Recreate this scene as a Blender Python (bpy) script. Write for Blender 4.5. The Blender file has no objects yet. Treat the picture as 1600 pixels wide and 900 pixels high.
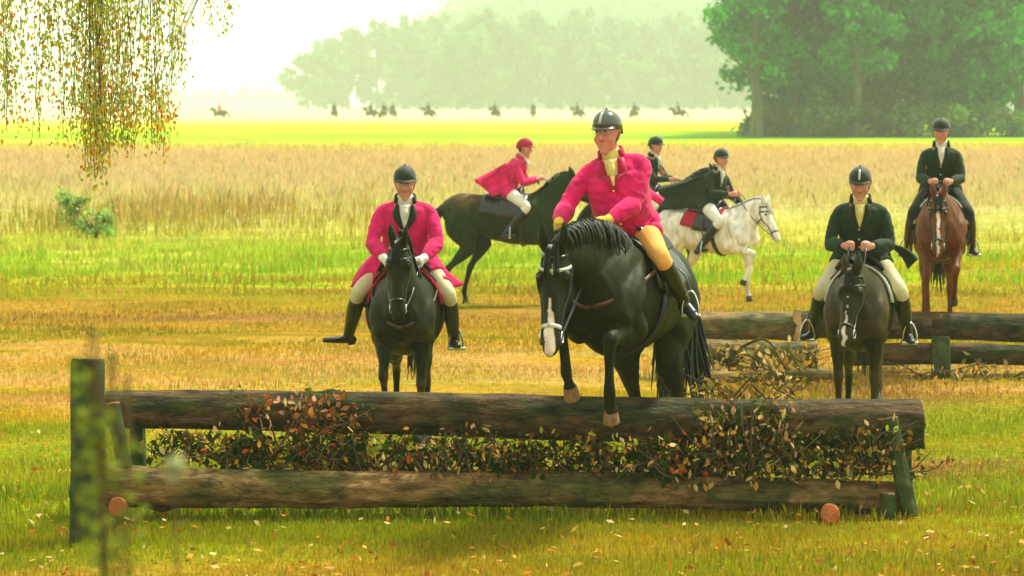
import bpy, math, random
import numpy as np
from mathutils import Vector, Matrix

# ------------------------------------------------------------------ camera, world, sun, exposure
random.seed(7)
RNG = np.random.default_rng(11)
SC = bpy.context.scene
COL = SC.collection
PI = math.pi
FPX, CZ, HORY = 4000.0, 3.05, 160.0           # focal length in photo pixels, eye height, horizon row
PITCH = math.atan((450.0 - HORY) / FPX)
cam_data = bpy.data.cameras.new("camera")
cam = bpy.data.objects.new("camera", cam_data)
COL.objects.link(cam)
cam.location = (0, 0, CZ)
cam.rotation_euler = (PI / 2 - PITCH, 0, 0)
cam_data.sensor_width = 36.0
cam_data.lens = FPX / 1600.0 * 36.0
cam_data.clip_start = 0.5
cam_data.clip_end = 20000
cam_data.dof.use_dof = True
cam_data.dof.focus_distance = 18.6
cam_data.dof.aperture_fstop = 4.2
SC.camera = cam

world = bpy.data.worlds.new("World")
SC.world = world
world.use_nodes = True
wn, wl = world.node_tree.nodes, world.node_tree.links
wn.clear()
w_out = wn.new("ShaderNodeOutputWorld")
w_bg = wn.new("ShaderNodeBackground")
w_sky = wn.new("ShaderNodeTexSky")
w_sky.sky_type = 'NISHITA'
w_sky.sun_disc = False
SUN_EL, SUN_AZ = math.radians(56), math.radians(50)      # azimuth from +Y towards +X (ahead and right)
w_sky.sun_elevation = SUN_EL
w_sky.sun_rotation = SUN_AZ
w_sky.air_density = 1.0
w_sky.dust_density = 4.0
w_mix = wn.new("ShaderNodeMix")
w_mix.data_type = 'RGBA'
w_mix.inputs[0].default_value = 0.72
w_mix.inputs[7].default_value = (17.0, 17.4, 14.6, 1)     # thin even overcast in front of the blue
wl.new(w_sky.outputs[0], w_mix.inputs[6])
wl.new(w_mix.outputs[2], w_bg.inputs[0])
w_bg.inputs[1].default_value = 0.064
wl.new(w_bg.outputs[0], w_out.inputs[0])

sun_d = bpy.data.lights.new("sun", 'SUN')
sun_d.energy = 4.9
sun_d.angle = math.radians(6)
sun_d.color = (1.0, 0.95, 0.84)
sun = bpy.data.objects.new("sun", sun_d)
COL.objects.link(sun)
sdir = Vector((math.sin(SUN_AZ) * math.cos(SUN_EL), math.cos(SUN_AZ) * math.cos(SUN_EL), math.sin(SUN_EL)))
sun.rotation_euler = sdir.to_track_quat('Z', 'Y').to_euler()
sun.location = (30, 60, 80)

vs = SC.view_settings
vs.view_transform = 'Standard'
vs.look = 'None'
vs.exposure = 0.42
vs.gamma = 1.0
SC.cycles.use_denoising = True
SC.cycles.volume_bounces = 2
SC.cycles.max_bounces = 8
SC.cycles.diffuse_bounces = 3
SC.cycles.volume_max_steps = 64

# ------------------------------------------------------------------ helpers
def V(*a):
    return np.array(a if len(a) > 1 else a[0], dtype=float)

def unit(a):
    a = V(a)
    n = np.linalg.norm(a)
    return a / n if n > 1e-9 else V(0, 0, 1)

def at(px, py, Y):
    """World point at depth Y seen at photo pixel (px, py)."""
    x = (px - 800.0) / FPX
    y = -(py - 450.0) / FPX
    c, s = math.cos(PITCH), math.sin(PITCH)
    dy, dz = c + y * s, -s + y * c
    k = Y / dy
    return V(x * k, Y, CZ + dz * k)

def gx(px, Y):
    return at(px, 400, Y)[0]

def lin(r, g, b):
    f = lambda c: (c / 255) / 12.92 if c <= 10 else (((c / 255) + 0.055) / 1.055) ** 2.4
    return (f(r), f(g), f(b))

def tag(o, label=None, cat=None, group=None, kind=None):
    if label: o['label'] = label
    if cat: o['category'] = cat
    if group: o['group'] = group
    if kind: o['kind'] = kind
    return o

def empty(name, loc, rz=0.0):
    o = bpy.data.objects.new(name, None)
    COL.objects.link(o)
    o.location = tuple(loc)
    o.rotation_euler = (0, 0, rz)
    o.empty_display_size = 0.2
    return o

def link(name, me, parent=None, mats=None):
    o = bpy.data.objects.new(name, me)
    COL.objects.link(o)
    if parent is not None:
        o.parent = parent
    if mats is not None and len(me.materials) == 0:
        for m in (mats if isinstance(mats, (list, tuple)) else [mats]):
            me.materials.append(m)
    return o

def copy_tree(o, parent=None):
    c = o.copy()
    COL.objects.link(c)
    c.parent = parent
    for ch in list(o.children):
        copy_tree(ch, c)
    return c

def mesh_np(name, verts, faces, smooth=True):
    me = bpy.data.meshes.new(name)
    me.from_pydata([tuple(map(float, v)) for v in verts], [], [tuple(int(i) for i in f) for f in faces])
    if smooth:
        me.polygons.foreach_set("use_smooth", [True] * len(me.polygons))
    me.update()
    return me

def mesh_fast(name, verts, nper, colors=None, smooth=False):
    """Big mesh of separate faces with nper corners each; verts (n*nper,3); colors one rgb per face."""
    verts = np.asarray(verts, dtype=np.float32)
    nv = len(verts)
    nf = nv // nper
    me = bpy.data.meshes.new(name)
    me.vertices.add(nv)
    me.vertices.foreach_set("co", verts.ravel())
    me.loops.add(nv)
    me.loops.foreach_set("vertex_index", np.arange(nv, dtype=np.int32))
    me.polygons.add(nf)
    me.polygons.foreach_set("loop_start", np.arange(0, nv, nper, dtype=np.int32))
    me.polygons.foreach_set("loop_total", np.full(nf, nper, dtype=np.int32))
    if smooth:
        me.polygons.foreach_set("use_smooth", np.ones(nf, dtype=bool))
    me.update(calc_edges=True)
    if colors is not None:
        set_col(me, np.repeat(np.asarray(colors, dtype=np.float32), nper, axis=0))
    return me

def set_col(me, rgb):
    a = me.color_attributes.new("tint", 'FLOAT_COLOR', 'POINT')
    c = np.ones((len(me.vertices), 4), dtype=np.float32)
    c[:, :3] = rgb
    a.data.foreach_set("color", c.ravel())

def coords(me):
    co = np.empty(len(me.vertices) * 3, dtype=np.float32)
    me.vertices.foreach_get("co", co)
    return co.reshape(-1, 3)

def wob(co, f, seed=0.0):
    """Cheap smooth pseudo noise, about -1..1."""
    x, y, z = co[:, 0] * f + seed, co[:, 1] * f + seed * 1.7, co[:, 2] * f - seed
    return (np.sin(x + 1.7 * np.sin(y * 1.3 + z)) + np.sin(y * 1.9 + 1.3 * np.sin(z * 1.1 + x)) + np.sin(z * 1.4 + 1.5 * np.sin(x * 1.6 - y))) / 3.0

# ------------------------------------------------------------------ materials
MATS = {}
def mat(name, color=None, rough=0.8, var=0.25, scale=6.0, bump=0.0, bscale=40.0, spec=0.3, sheen=0.0, metal=0.0, attr=False, trans=0.0, stretch=(1, 1, 1), color2=None, coat=0.0, stint=(1, 1, 1), patch=.35, crack=False):
    if name in MATS:
        return MATS[name]
    m = bpy.data.materials.new(name)
    m.use_nodes = True
    n, l = m.node_tree.nodes, m.node_tree.links
    b = n["Principled BSDF"]
    tc = n.new("ShaderNodeTexCoord")
    mp = n.new("ShaderNodeMapping")
    mp.inputs[3].default_value = stretch
    l.new(tc.outputs['Object'], mp.inputs[0])
    nz = n.new("ShaderNodeTexNoise")
    nz.inputs['Scale'].default_value = scale
    nz.inputs['Detail'].default_value = 5
    l.new(mp.outputs[0], nz.inputs[0])
    rp = n.new("ShaderNodeMapRange")
    rp.inputs[1].default_value, rp.inputs[2].default_value = 0.3, 0.7
    rp.inputs[3].default_value, rp.inputs[4].default_value = 1 - var, 1 + var
    l.new(nz.outputs[0], rp.inputs[0])
    mul = n.new("ShaderNodeMix")
    mul.data_type = 'RGBA'
    mul.blend_type = 'MULTIPLY'
    mul.inputs[0].default_value = 1
    if attr:
        at_ = n.new("ShaderNodeAttribute")
        at_.attribute_name = "tint"
        l.new(at_.outputs[0], mul.inputs[6])
    elif color2 is not None:
        n2 = n.new("ShaderNodeTexNoise")
        n2.inputs['Scale'].default_value = scale * patch * (.35 if crack else 1)
        n2.inputs['Detail'].default_value = 6
        l.new(mp.outputs[0], n2.inputs[0])
        cr = n.new("ShaderNodeValToRGB")
        cr.color_ramp.elements[0].position, cr.color_ramp.elements[1].position = 0.42, 0.58
        cr.color_ramp.elements[0].color = (*color, 1)
        cr.color_ramp.elements[1].color = (*color2, 1)
        l.new(n2.outputs[0], cr.inputs[0])
        l.new(cr.outputs[0], mul.inputs[6])
    else:
        mul.inputs[6].default_value = (*color, 1)
    l.new(rp.outputs[0], mul.inputs[7])
    l.new(mul.outputs[2], b.inputs['Base Color'])
    if crack:                                   # dark fissures between plates of bark
        vo = n.new("ShaderNodeTexVoronoi")
        vo.feature = 'DISTANCE_TO_EDGE'
        vo.inputs['Scale'].default_value = 22
        vm = n.new("ShaderNodeMapping")
        vm.inputs[3].default_value = (.14, 1, 1)
        wn_ = n.new("ShaderNodeVectorMath"); wn_.operation = 'MULTIPLY_ADD'
        wn_.inputs[1].default_value = (.12, .12, .12)
        l.new(nz.outputs['Color'], wn_.inputs[0]); l.new(tc.outputs['Object'], wn_.inputs[2])
        l.new(wn_.outputs[0], vm.inputs[0]); l.new(vm.outputs[0], vo.inputs[0])
        vr = n.new("ShaderNodeMapRange")
        vr.inputs[1].default_value, vr.inputs[2].default_value = 0.0, 0.10
        vr.inputs[3].default_value, vr.inputs[4].default_value = .40, 1.0
        l.new(vo.outputs['Distance'], vr.inputs[0])
        mk = n.new("ShaderNodeMix"); mk.data_type = 'RGBA'; mk.blend_type = 'MULTIPLY'; mk.inputs[0].default_value = .8
        l.new(mul.outputs[2], mk.inputs[6]); l.new(vr.outputs[0], mk.inputs[7])
        l.new(mk.outputs[2], b.inputs['Base Color'])
    b.inputs['Roughness'].default_value = rough
    b.inputs['Specular IOR Level'].default_value = spec
    b.inputs['Metallic'].default_value = metal
    b.inputs['Sheen Weight'].default_value = sheen
    b.inputs['Specular Tint'].default_value = (*stint, 1)
    b.inputs['Coat Weight'].default_value = coat
    if bump:
        bn = n.new("ShaderNodeTexNoise")
        bn.inputs['Scale'].default_value = bscale
        bn.inputs['Detail'].default_value = 6
        l.new(mp.outputs[0], bn.inputs[0])
        bp = n.new("ShaderNodeBump")
        bp.inputs['Strength'].default_value = min(1.0, bump)
        bp.inputs['Distance'].default_value = 0.02
        l.new(bn.outputs[0], bp.inputs['Height'])
        l.new(bp.outputs[0], b.inputs['Normal'])
    if trans:
        tr = n.new("ShaderNodeBsdfTranslucent")
        l.new(mul.outputs[2], tr.inputs[0])
        mx = n.new("ShaderNodeMixShader")
        mx.inputs[0].default_value = trans
        l.new(b.outputs[0], mx.inputs[1])
        l.new(tr.outputs[0], mx.inputs[2])
        l.new(mx.outputs[0], n["Material Output"].inputs[0])
    MATS[name] = m
    return m

M_FUR = mat("horse_coat", attr=True, rough=0.47, var=0.35, scale=7, spec=0.15, bump=0.22, bscale=60, stretch=(2.2, 2.2, .7), stint=(.95, 1.0, .55))
M_SKIN = mat("skin", attr=True, rough=0.55, var=0.08, scale=20)
M_HAIR = mat("mane_hair", (0.010, 0.020, 0.004), rough=0.45, var=0.5, scale=30)
M_HAIRB = mat("brown_hair", (0.05, 0.03, 0.012), rough=0.5, var=0.5, scale=30)
M_HAIRW = mat("grey_mane_hair", (0.55, 0.54, 0.42), rough=0.6, var=0.35, scale=30)
M_EYE = mat("dark_eye", (0.008, 0.006, 0.004), rough=0.08, var=0.0, spec=0.6)
M_EYEW = mat("eye_white", (0.6, 0.55, 0.5), rough=0.3, var=0.0)
M_HOOF = mat("hoof_horn", (0.06, 0.05, 0.025), rough=0.6, var=0.4, scale=25)
M_HOOFP = mat("pale_hoof_horn", (0.22, 0.12, 0.06), rough=0.6, var=0.35, scale=25)
M_LEATHER = mat("black_leather", (0.012, 0.016, 0.008), rough=0.3, var=0.3, scale=14, spec=0.5)
M_BROWNL = mat("brown_leather", (0.07, 0.035, 0.012), rough=0.4, var=0.3, scale=14, spec=0.45)
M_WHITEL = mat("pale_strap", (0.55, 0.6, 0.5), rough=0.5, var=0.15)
M_STEEL = mat("steel", (0.6, 0.62, 0.58), rough=0.25, var=0.1, metal=1.0)
M_BRASS = mat("brass", (0.8, 0.55, 0.2), rough=0.3, var=0.1, metal=1.0)
M_PINK = mat("hunting_pink_cloth", (0.66, 0.005, 0.115), rough=0.85, var=0.3, scale=9, sheen=0.1, bump=0.6, bscale=16)
M_PINKD = mat("deep_pink_cloth", (0.42, 0.006, 0.05), rough=0.85, var=0.16, scale=7, sheen=0.1)
M_GREENC = mat("dark_green_cloth", (0.008, 0.030, 0.006), rough=0.85, var=0.25, scale=7, sheen=0.1, bump=0.6, bscale=16)
M_COLLARD = mat("black_velvet", (0.012, 0.02, 0.008), rough=0.9, var=0.2, sheen=0.2)
M_WHITEC = mat("white_cloth", (0.75, 0.74, 0.62), rough=0.85, var=0.08, bump=0.1, bscale=30)
M_YELLOWC = mat("cream_shirt_cloth", (0.75, 0.64, 0.22), rough=0.85, var=0.1)
M_TAN = mat("tan_breeches_cloth", (0.78, 0.40, 0.09), rough=0.85, var=0.12, bump=0.15, bscale=25)
M_CREAM = mat("cream_breeches_cloth", (0.62, 0.56, 0.33), rough=0.85, var=0.12, bump=0.15, bscale=25)
M_GLOVEY = mat("yellow_glove", (0.72, 0.48, 0.05), rough=0.7, var=0.12)
M_GLOVEW = mat("white_glove", (0.8, 0.8, 0.72), rough=0.7, var=0.05)
M_HELMD = mat("black_helmet_velvet", (0.014, 0.03, 0.012), rough=0.7, var=0.25, sheen=0.3)
M_HELMG = mat("glossy_dark_helmet", (0.045, 0.06, 0.035), rough=0.18, var=0.15, spec=0.7, coat=0.6)
M_HELMR = mat("crimson_helmet_cover", (0.42, 0.01, 0.06), rough=0.7, var=0.15)
M_PADW = mat("white_saddle_pad", (0.62, 0.6, 0.45), rough=0.9, var=0.1)
M_PADR = mat("red_saddle_pad", (0.40, 0.012, 0.035), rough=0.9, var=0.12)
M_LEAF = mat("leaf", attr=True, rough=0.75, var=0.3, scale=3, trans=0.35, spec=0.2)
M_GRASS = mat("grass_blade", attr=True, rough=0.8, var=0.15, scale=0.8, trans=0.3, spec=0.1)
M_BARK = mat("log_bark", (0.10, 0.062, 0.022), rough=0.85, var=0.65, scale=13, bump=1.0, bscale=34, stretch=(0.42, 1.2, 1.2), patch=.9, crack=True, color2=(0.034, 0.044, 0.012), spec=0.2)
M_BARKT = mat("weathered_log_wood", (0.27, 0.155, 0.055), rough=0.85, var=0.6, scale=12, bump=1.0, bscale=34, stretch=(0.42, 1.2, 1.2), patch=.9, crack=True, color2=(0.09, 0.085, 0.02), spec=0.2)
M_BARKP = mat("pale_log_wood", (0.26, 0.17, 0.065), rough=0.85, var=0.55, scale=12, bump=0.9, bscale=34, stretch=(0.42, 1.2, 1.2), patch=.9, crack=True, color2=(0.10, 0.10, 0.03), spec=0.2)
M_CUT = mat("sawn_wood", (0.62, 0.17, 0.045), rough=0.8, var=0.3, scale=14)
M_CUTP = mat("weathered_sawn_wood", (0.26, 0.17, 0.06), rough=0.8, var=0.3, scale=14)
def add_rings(m):
    n, l = m.node_tree.nodes, m.node_tree.links
    tc = n.new("ShaderNodeTexCoord")
    w = n.new("ShaderNodeTexWave")
    w.wave_type = 'RINGS'; w.rings_direction = 'X'
    w.inputs['Scale'].default_value = 22; w.inputs['Distortion'].default_value = 1.5; w.inputs['Detail Scale'].default_value = 2
    l.new(tc.outputs['Object'], w.inputs[0])
    r = n.new("ShaderNodeMapRange")
    r.inputs[3].default_value, r.inputs[4].default_value = .55, 1.1
    l.new(w.outputs['Fac'], r.inputs[0])
    b = n["Principled BSDF"]
    src = b.inputs['Base Color'].links[0].from_socket
    q = n.new("ShaderNodeMix"); q.data_type = 'RGBA'; q.blend_type = 'MULTIPLY'; q.inputs[0].default_value = 1
    l.new(src, q.inputs[6]); l.new(r.outputs[0], q.inputs[7]); l.new(q.outputs[2], b.inputs['Base Color'])
add_rings(M_CUT); add_rings(M_CUTP)
M_POST = mat("mossy_post_wood", (0.055, 0.075, 0.02), rough=0.9, var=0.5, scale=6, bump=0.8, bscale=12, stretch=(1.4, 1.4, 0.35), color2=(0.03, 0.055, 0.012), spec=0.2)
M_TWIG = mat("twig_bark", (0.10, 0.075, 0.03), rough=0.9, var=0.3)
M_TRUNK = mat("tree_bark", (0.14, 0.12, 0.06), rough=0.9, var=0.45, scale=3, bump=0.8, bscale=6, stretch=(2, 2, 0.4))

# ------------------------------------------------------------------ tubes and fused bodies
class Tube:
    """Loft of ellipses. sections: (pos, w, h); side: lateral axis. angle 0 = up axis, +90 deg = +side."""
    def __init__(self, sections, side=(0, 1, 0), seg=20, sub=5, dome=0.6):
        P = np.array([s[0] for s in sections], dtype=float)
        R = np.array([[s[1], s[2]] for s in sections], dtype=float)
        A = np.hstack([P, R])
        n = len(A)
        if n > 2 and sub > 1:
            E = np.vstack([2 * A[0] - A[1], A, 2 * A[-1] - A[-2]])
            out = []
            for i in range(n - 1):
                p0, p1, p2, p3 = E[i], E[i + 1], E[i + 2], E[i + 3]
                for k in range(sub):
                    t = k / sub
                    out.append(0.5 * ((2 * p1) + (-p0 + p2) * t + (2 * p0 - 5 * p1 + 4 * p2 - p3) * t * t + (-p0 + 3 * p1 - 3 * p2 + p3) * t ** 3))
            out.append(A[-1])
            A = np.array(out)
        A[:, 3:] = np.maximum(A[:, 3:], 0.002)
        self.A = A
        self.side = unit(side)
        self.seg = seg
        self.dome = dome
        T = np.gradient(A[:, :3], axis=0)
        self.T = np.array([unit(t) for t in T])
        self.S = np.array([unit(self.side - np.dot(self.side, t) * t) if abs(np.dot(self.side, t)) < 0.995 else unit(np.cross(t, V(0.3, 0.2, 1))) for t in self.T])
        self.U = np.cross(self.T, self.S)
    def frame(self, t):
        f = min(max(t, 0), 1) * (len(self.A) - 1)
        i = min(int(f), len(self.A) - 2)
        k = f - i
        L = lambda X: X[i] * (1 - k) + X[i + 1] * k
        return L(self.A), unit(L(self.T)), unit(L(self.S)), unit(L(self.U))
    def ev(self, t, ang, off=0.0):
        a, T, S, U = self.frame(t)
        return a[:3] + (a[3] + off) * math.sin(ang) * S + (a[4] + off) * math.cos(ang) * U
    def mesh(self):
        seg = self.seg
        rings = []
        ca = np.cos(np.arange(seg) * 2 * PI / seg)[:, None]
        sa = np.sin(np.arange(seg) * 2 * PI / seg)[:, None]
        def ring(p, w, h, S, U):
            rings.append(p + w * sa * S + h * ca * U)
        a = self.A
        d = self.dome * min(a[0, 3], a[0, 4])
        for k in (0.25, 0.6, 0.88):
            c = math.sqrt(max(0, 1 - (1 - k) ** 2))
            ring(a[0, :3] - self.T[0] * d * (1 - k), a[0, 3] * c, a[0, 4] * c, self.S[0], self.U[0])
        for i in range(len(a)):
            ring(a[i, :3], a[i, 3], a[i, 4], self.S[i], self.U[i])
        d2 = self.dome * min(a[-1, 3], a[-1, 4])
        for k in (0.88, 0.6, 0.25):
            c = math.sqrt(max(0, 1 - (1 - k) ** 2))
            ring(a[-1, :3] + self.T[-1] * d2 * (1 - k), a[-1, 3] * c, a[-1, 4] * c, self.S[-1], self.U[-1])
        vs_ = [a[0, :3] - self.T[0] * d] + [v for r in rings for v in r] + [a[-1, :3] + self.T[-1] * d2]
        fs = []
        m = len(rings)
        for j in range(seg):
            fs.append((0, 1 + (j + 1) % seg, 1 + j))
            last = 1 + (m - 1) * seg
            fs.append((len(vs_) - 1, last + j, last + (j + 1) % seg))
        for i in range(m - 1):
            for j in range(seg):
                q = 1 + i * seg
                fs.append((q + j, q + (j + 1) % seg, q + seg + (j + 1) % seg, q + seg + j))
        return vs_, fs

def tb(points, radii, side=(0, 1, 0), seg=12, sub=4, dome=0.8):
    if np.isscalar(radii):
        radii = [radii] * len(points)
    return Tube([(p, r if np.isscalar(r) else r[0], r if np.isscalar(r) else r[1]) for p, r in zip(points, radii)], side, seg, sub, dome)

class Bag:
    """Collects shapes into one mesh."""
    def __init__(self):
        self.v, self.f = [], []
    def add(self, vf):
        v, f = vf
        o = len(self.v)
        self.v += [tuple(x) for x in v]
        self.f += [tuple(i + o for i in q) for q in f]
        return self
    def tube(self, *a, **k):
        return self.add(tb(*a, **k).mesh())
    def ball(self, c, r, seg=12, rings=8):
        r = V(r, r, r) if np.isscalar(r) else V(r)
        vs_ = [V(c) + V(0, 0, r[2])]
        for i in range(1, rings):
            th = PI * i / rings
            for j in range(seg):
                ph = 2 * PI * j / seg
                vs_.append(V(c) + V(r[0] * math.sin(th) * math.cos(ph), r[1] * math.sin(th) * math.sin(ph), r[2] * math.cos(th)))
        vs_.append(V(c) - V(0, 0, r[2]))
        fs = []
        for j in range(seg):
            fs.append((0, 1 + j, 1 + (j + 1) % seg))
            fs.append((len(vs_) - 1, 1 + (rings - 2) * seg + (j + 1) % seg, 1 + (rings - 2) * seg + j))
        for i in range(rings - 2):
            for j in range(seg):
                q = 1 + i * seg
                fs.append((q + j, q + seg + j, q + seg + (j + 1) % seg, q + (j + 1) % seg))
        return self.add((vs_, fs))
    def sheet(self, grid, thick, normals=None):
        """grid[i][j] points; closed sheet of given thickness."""
        G = np.array(grid, dtype=float)
        n, m = G.shape[:2]
        gu = np.gradient(G, axis=0)
        gv = np.gradient(G, axis=1)
        N = np.cross(gu, gv)
        N /= np.maximum(np.linalg.norm(N, axis=2, keepdims=True), 1e-9)
        if normals is not None:
            N = np.array(normals)
        A_ = (G + N * thick / 2).reshape(-1, 3)
        B_ = (G - N * thick / 2).reshape(-1, 3)
        vs_ = list(A_) + list(B_)
        k = n * m
        fs = []
        for i in range(n - 1):
            for j in range(m - 1):
                a, b, c, d = i * m + j, i * m + j + 1, (i + 1) * m + j + 1, (i + 1) * m + j
                fs.append((a, d, c, b))
                fs.append((k + a, k + b, k + c, k + d))
        edge = [(0, j) for j in range(m)] + [(i, m - 1) for i in range(1, n)] + [(n - 1, j) for j in range(m - 2, -1, -1)] + [(i, 0) for i in range(n - 2, 0, -1)]
        for q in range(len(edge)):
            a = edge[q][0] * m + edge[q][1]
            e2 = edge[(q + 1) % len(edge)]
            b = e2[0] * m + e2[1]
            fs.append((a, b, k + b, k + a))
        return self.add((vs_, fs))
    def build(self, name, m, parent=None, smooth=True):
        return link(name, mesh_np(name, self.v, self.f, smooth), parent, m)

def fuse(name, shapes, voxel, smooth=6, disp=None):
    b = Bag()
    for s in shapes:
        b.add(s.mesh() if isinstance(s, Tube) else s)
    me = mesh_np(name + "_raw", b.v, b.f)
    o = bpy.data.objects.new(name + "_raw", me)
    COL.objects.link(o)
    r = o.modifiers.new("r", 'REMESH')
    r.mode = 'VOXEL'
    r.voxel_size = voxel
    r.use_smooth_shade = True
    if smooth:
        s = o.modifiers.new("s", 'SMOOTH')
        s.iterations = smooth
        s.factor = 0.5
    dg = bpy.context.evaluated_depsgraph_get()
    out = bpy.data.meshes.new_from_object(o.evaluated_get(dg))
    out.name = name
    bpy.data.objects.remove(o)
    bpy.data.meshes.remove(me)
    return out

# ------------------------------------------------------------------ horse
TRUNK = [(-0.84, 1.26, .10, .14), (-0.76, 1.29, .19, .23), (-0.60, 1.31, .255, .285), (-0.38, 1.28, .28, .295), (-0.12, 1.235, .295, .31),
         (0.14, 1.20, .295, .335), (0.36, 1.21, .275, .355), (0.54, 1.22, .235, .36), (0.70, 1.20, .20, .30), (0.82, 1.17, .14, .20)]

def seg_chain(p, segs, yaw=0.0, spread=0.0):
    """segs: (length, degrees forward of straight down)."""
    pts = [V(p)]
    for L, a in segs:
        a = math.radians(a)
        pts.append(pts[-1] + V(L * math.sin(a), L * spread, -L * math.cos(a)))
    return pts

def make_horse(label, loc, rz, S=1.0, pitch=0.0, lift=0.0, yawt=0.0, poll=(1.18, 0.0, 1.98), hdir=(0.45, 0, -0.9), fl=None, fr=None, hl=None, hr=None,
               coat=(0.02, 0.03, 0.01), legs=None, paint=None, mane=M_HAIR, blaze=None, pad=M_PADW, saddle=M_LEATHER, bridle=M_LEATHER, nose_strap=None,
               hands=None, stirrups=None, hoofs=(0, 0, 0, 0), voxel=0.016, tailflow=(-0.25, 0.0, -1.0), group=None, tack=True, wfat=1.0, tailfat=1.0, mane_side=0, name='horse', breast=False):
    root = empty(name, loc, rz)
    tag(root, label, 'horse', group)
    cp, sp = math.cos(pitch), math.sin(pitch)
    def T(x, y, z):
        dx, dz = x, z - 1.2
        return V((dx * cp - dz * sp) * S, y * S, (1.2 + dx * sp + dz * cp + lift) * S)
    trunk = Tube([(T(x, 0, z), w * S * wfat, h * S) for x, z, w, h in TRUNK], (0, 1, 0), 28, 5, 0.5)
    shapes = [trunk]
    yaw = math.atan2(hdir[1], max(hdir[0], 1e-6)) if abs(hdir[0]) + abs(hdir[1]) > 0.05 else 0.0
    poll = V(poll) * S
    hd = unit(hdir)
    nb = T(0.52, 0, 1.27)
    nyaw = math.atan2(poll[1] - nb[1], poll[0] - nb[0])
    nside = V(-math.sin((nyaw) * 0.7), math.cos((nyaw) * 0.7), 0)
    c1 = T(0.80, 0, 1.46) + V(0, (poll[1]) * 0.15, 0)
    c2 = poll - hd * 0.05 * S + V(-0.20 * math.cos(nyaw), -0.20 * math.sin(nyaw), -0.06) * S
    bez = lambda t: (1 - t) ** 3 * nb + 3 * t * (1 - t) ** 2 * c1 + 3 * t * t * (1 - t) * c2 + t ** 3 * (poll + hd * 0.04 * S)
    neck = Tube([(bez(t), w * S, h * S) for t, w, h in [(0, .165, .30), (.2, .15, .28), (.4, .115, .225), (.6, .092, .18), (.8, .08, .15), (1, .07, .12)]], nside, 20, 4, 0.5)
    shapes.append(neck)
    hside = V(-math.sin(yaw), math.cos(yaw), 0) if abs(hd[0]) + abs(hd[1]) > 0.05 else nside
    hside = unit(hside - np.dot(hside, hd) * hd)
    hup = np.cross(hd, hside)            # away from jaw, towards forehead
    HL = 0.60 * S
    prof = [(-.02, .055, .08), (.08, .078, .105), (.22, .092, .135), (.36, .086, .128), (.50, .066, .095), (.66, .052, .072), (.80, .050, .062), (.90, .055, .062), (.98, .046, .050), (1.03, .03, .032)]
    head = Tube([(poll + hd * HL * t + hup * (0.085 - h) * S, w * S, h * S) for t, w, h in prof], hside, 20, 4, 0.5)
    shapes.append(head)
    for s in (1, -1):
        shapes.append(tb([poll + hside * s * .045 * S + hup * .05 * S - hd * .0 * S, poll + hside * s * .06 * S + hup * .085 * S - hd * .08 * S, poll + hside * s * .065 * S + hup * .11 * S - hd * .165 * S], [.028 * S, .034 * S, .008 * S], side=hside))
        shapes.append(tb([poll + hd * HL * .24 + hside * s * .078 * S + hup * .035 * S, poll + hd * HL * .40 + hside * s * .07 * S - hup * .02 * S], [.03 * S, .022 * S]))   # brow and cheek bone
        # shoulder, chest and haunch muscle
        shapes.append(tb([T(.42, .11 * s, 1.42), T(.66, .15 * s, 1.22), T(.77, .13 * s, 1.08)], [.10 * S, .13 * S, .11 * S]))
        shapes.append(tb([T(.70, .14 * s, 1.12), T(.52, .17 * s, 1.0)], [.12 * S, .10 * S]))
        shapes.append(tb([T(-.38, .13 * s, 1.42), T(-.58, .16 * s, 1.24), T(-.46, .17 * s, 1.02)], [(.12 * S, .13 * S), (.14 * S, .2 * S), (.10 * S, .15 * S)]))
        shapes.append(tb([T(-.72, .12 * s, 1.30), T(-.70, .14 * s, 1.08), T(-.58, .14 * s, .92)], [(.09 * S, .1 * S), (.10 * S, .12 * S), (.07 * S, .09 * S)]))
    fl = fl or [(.40, 0), (.32, 2), (.12, 25)]
    fr = fr or fl
    hl = hl or [(.36, 27), (.43, -42), (.36, 3), (.13, 28)]
    hr = hr or hl
    feet = []
    def front(s, sg):
        sh = T(.56, .16 * s, 1.02)
        sgp = [(L * S, a + math.degrees(0)) for L, a in sg]
        p = seg_chain(sh, sgp, spread=-0.02 * s)
        sd = (0, 1, 0)
        p0 = p[0]; k = p[1]; f = p[2]; h = p[3]
        mid = p0 * .6 + k * .4
        shapes.append(tb([p0, mid, p0 * .25 + k * .75, k], [(.085 * S, .12 * S), (.062 * S, .082 * S), (.045 * S, .055 * S), (.046 * S, .052 * S)], sd))
        shapes.append(tb([k, k * .7 + f * .3, k * .3 + f * .7, f], [(.044 * S, .050 * S), (.030 * S, .036 * S), (.029 * S, .034 * S), (.037 * S, .042 * S)], sd))
        shapes.append(tb([f, f * .4 + h * .6, h], [(.036 * S, .041 * S), (.030 * S, .033 * S), (.042 * S, .046 * S)], sd))
        feet.append((h, unit(h - f), unit(f - k)))
    def hind(s, sg):
        hp = T(-.52, .13 * s, 1.16)
        p = seg_chain(hp, [(L * S, a) for L, a in sg], spread=0.015 * s)
        sd = (0, 1, 0)
        st, hk, f, h = p[1:]
        shapes.append(tb([p[0], p[0] * .5 + st * .5, st], [(.11 * S, .18 * S), (.10 * S, .15 * S), (.085 * S, .115 * S)], sd))
        shapes.append(tb([st, st * .6 + hk * .4, st * .25 + hk * .75, hk], [(.085 * S, .115 * S), (.065 * S, .085 * S), (.040 * S, .052 * S), (.040 * S, .055 * S)], sd))
        back = unit(hk - st)
        shapes.append(tb([hk + back * .0, hk + back * .035 * S], [.03 * S, .026 * S], sd))
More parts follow.
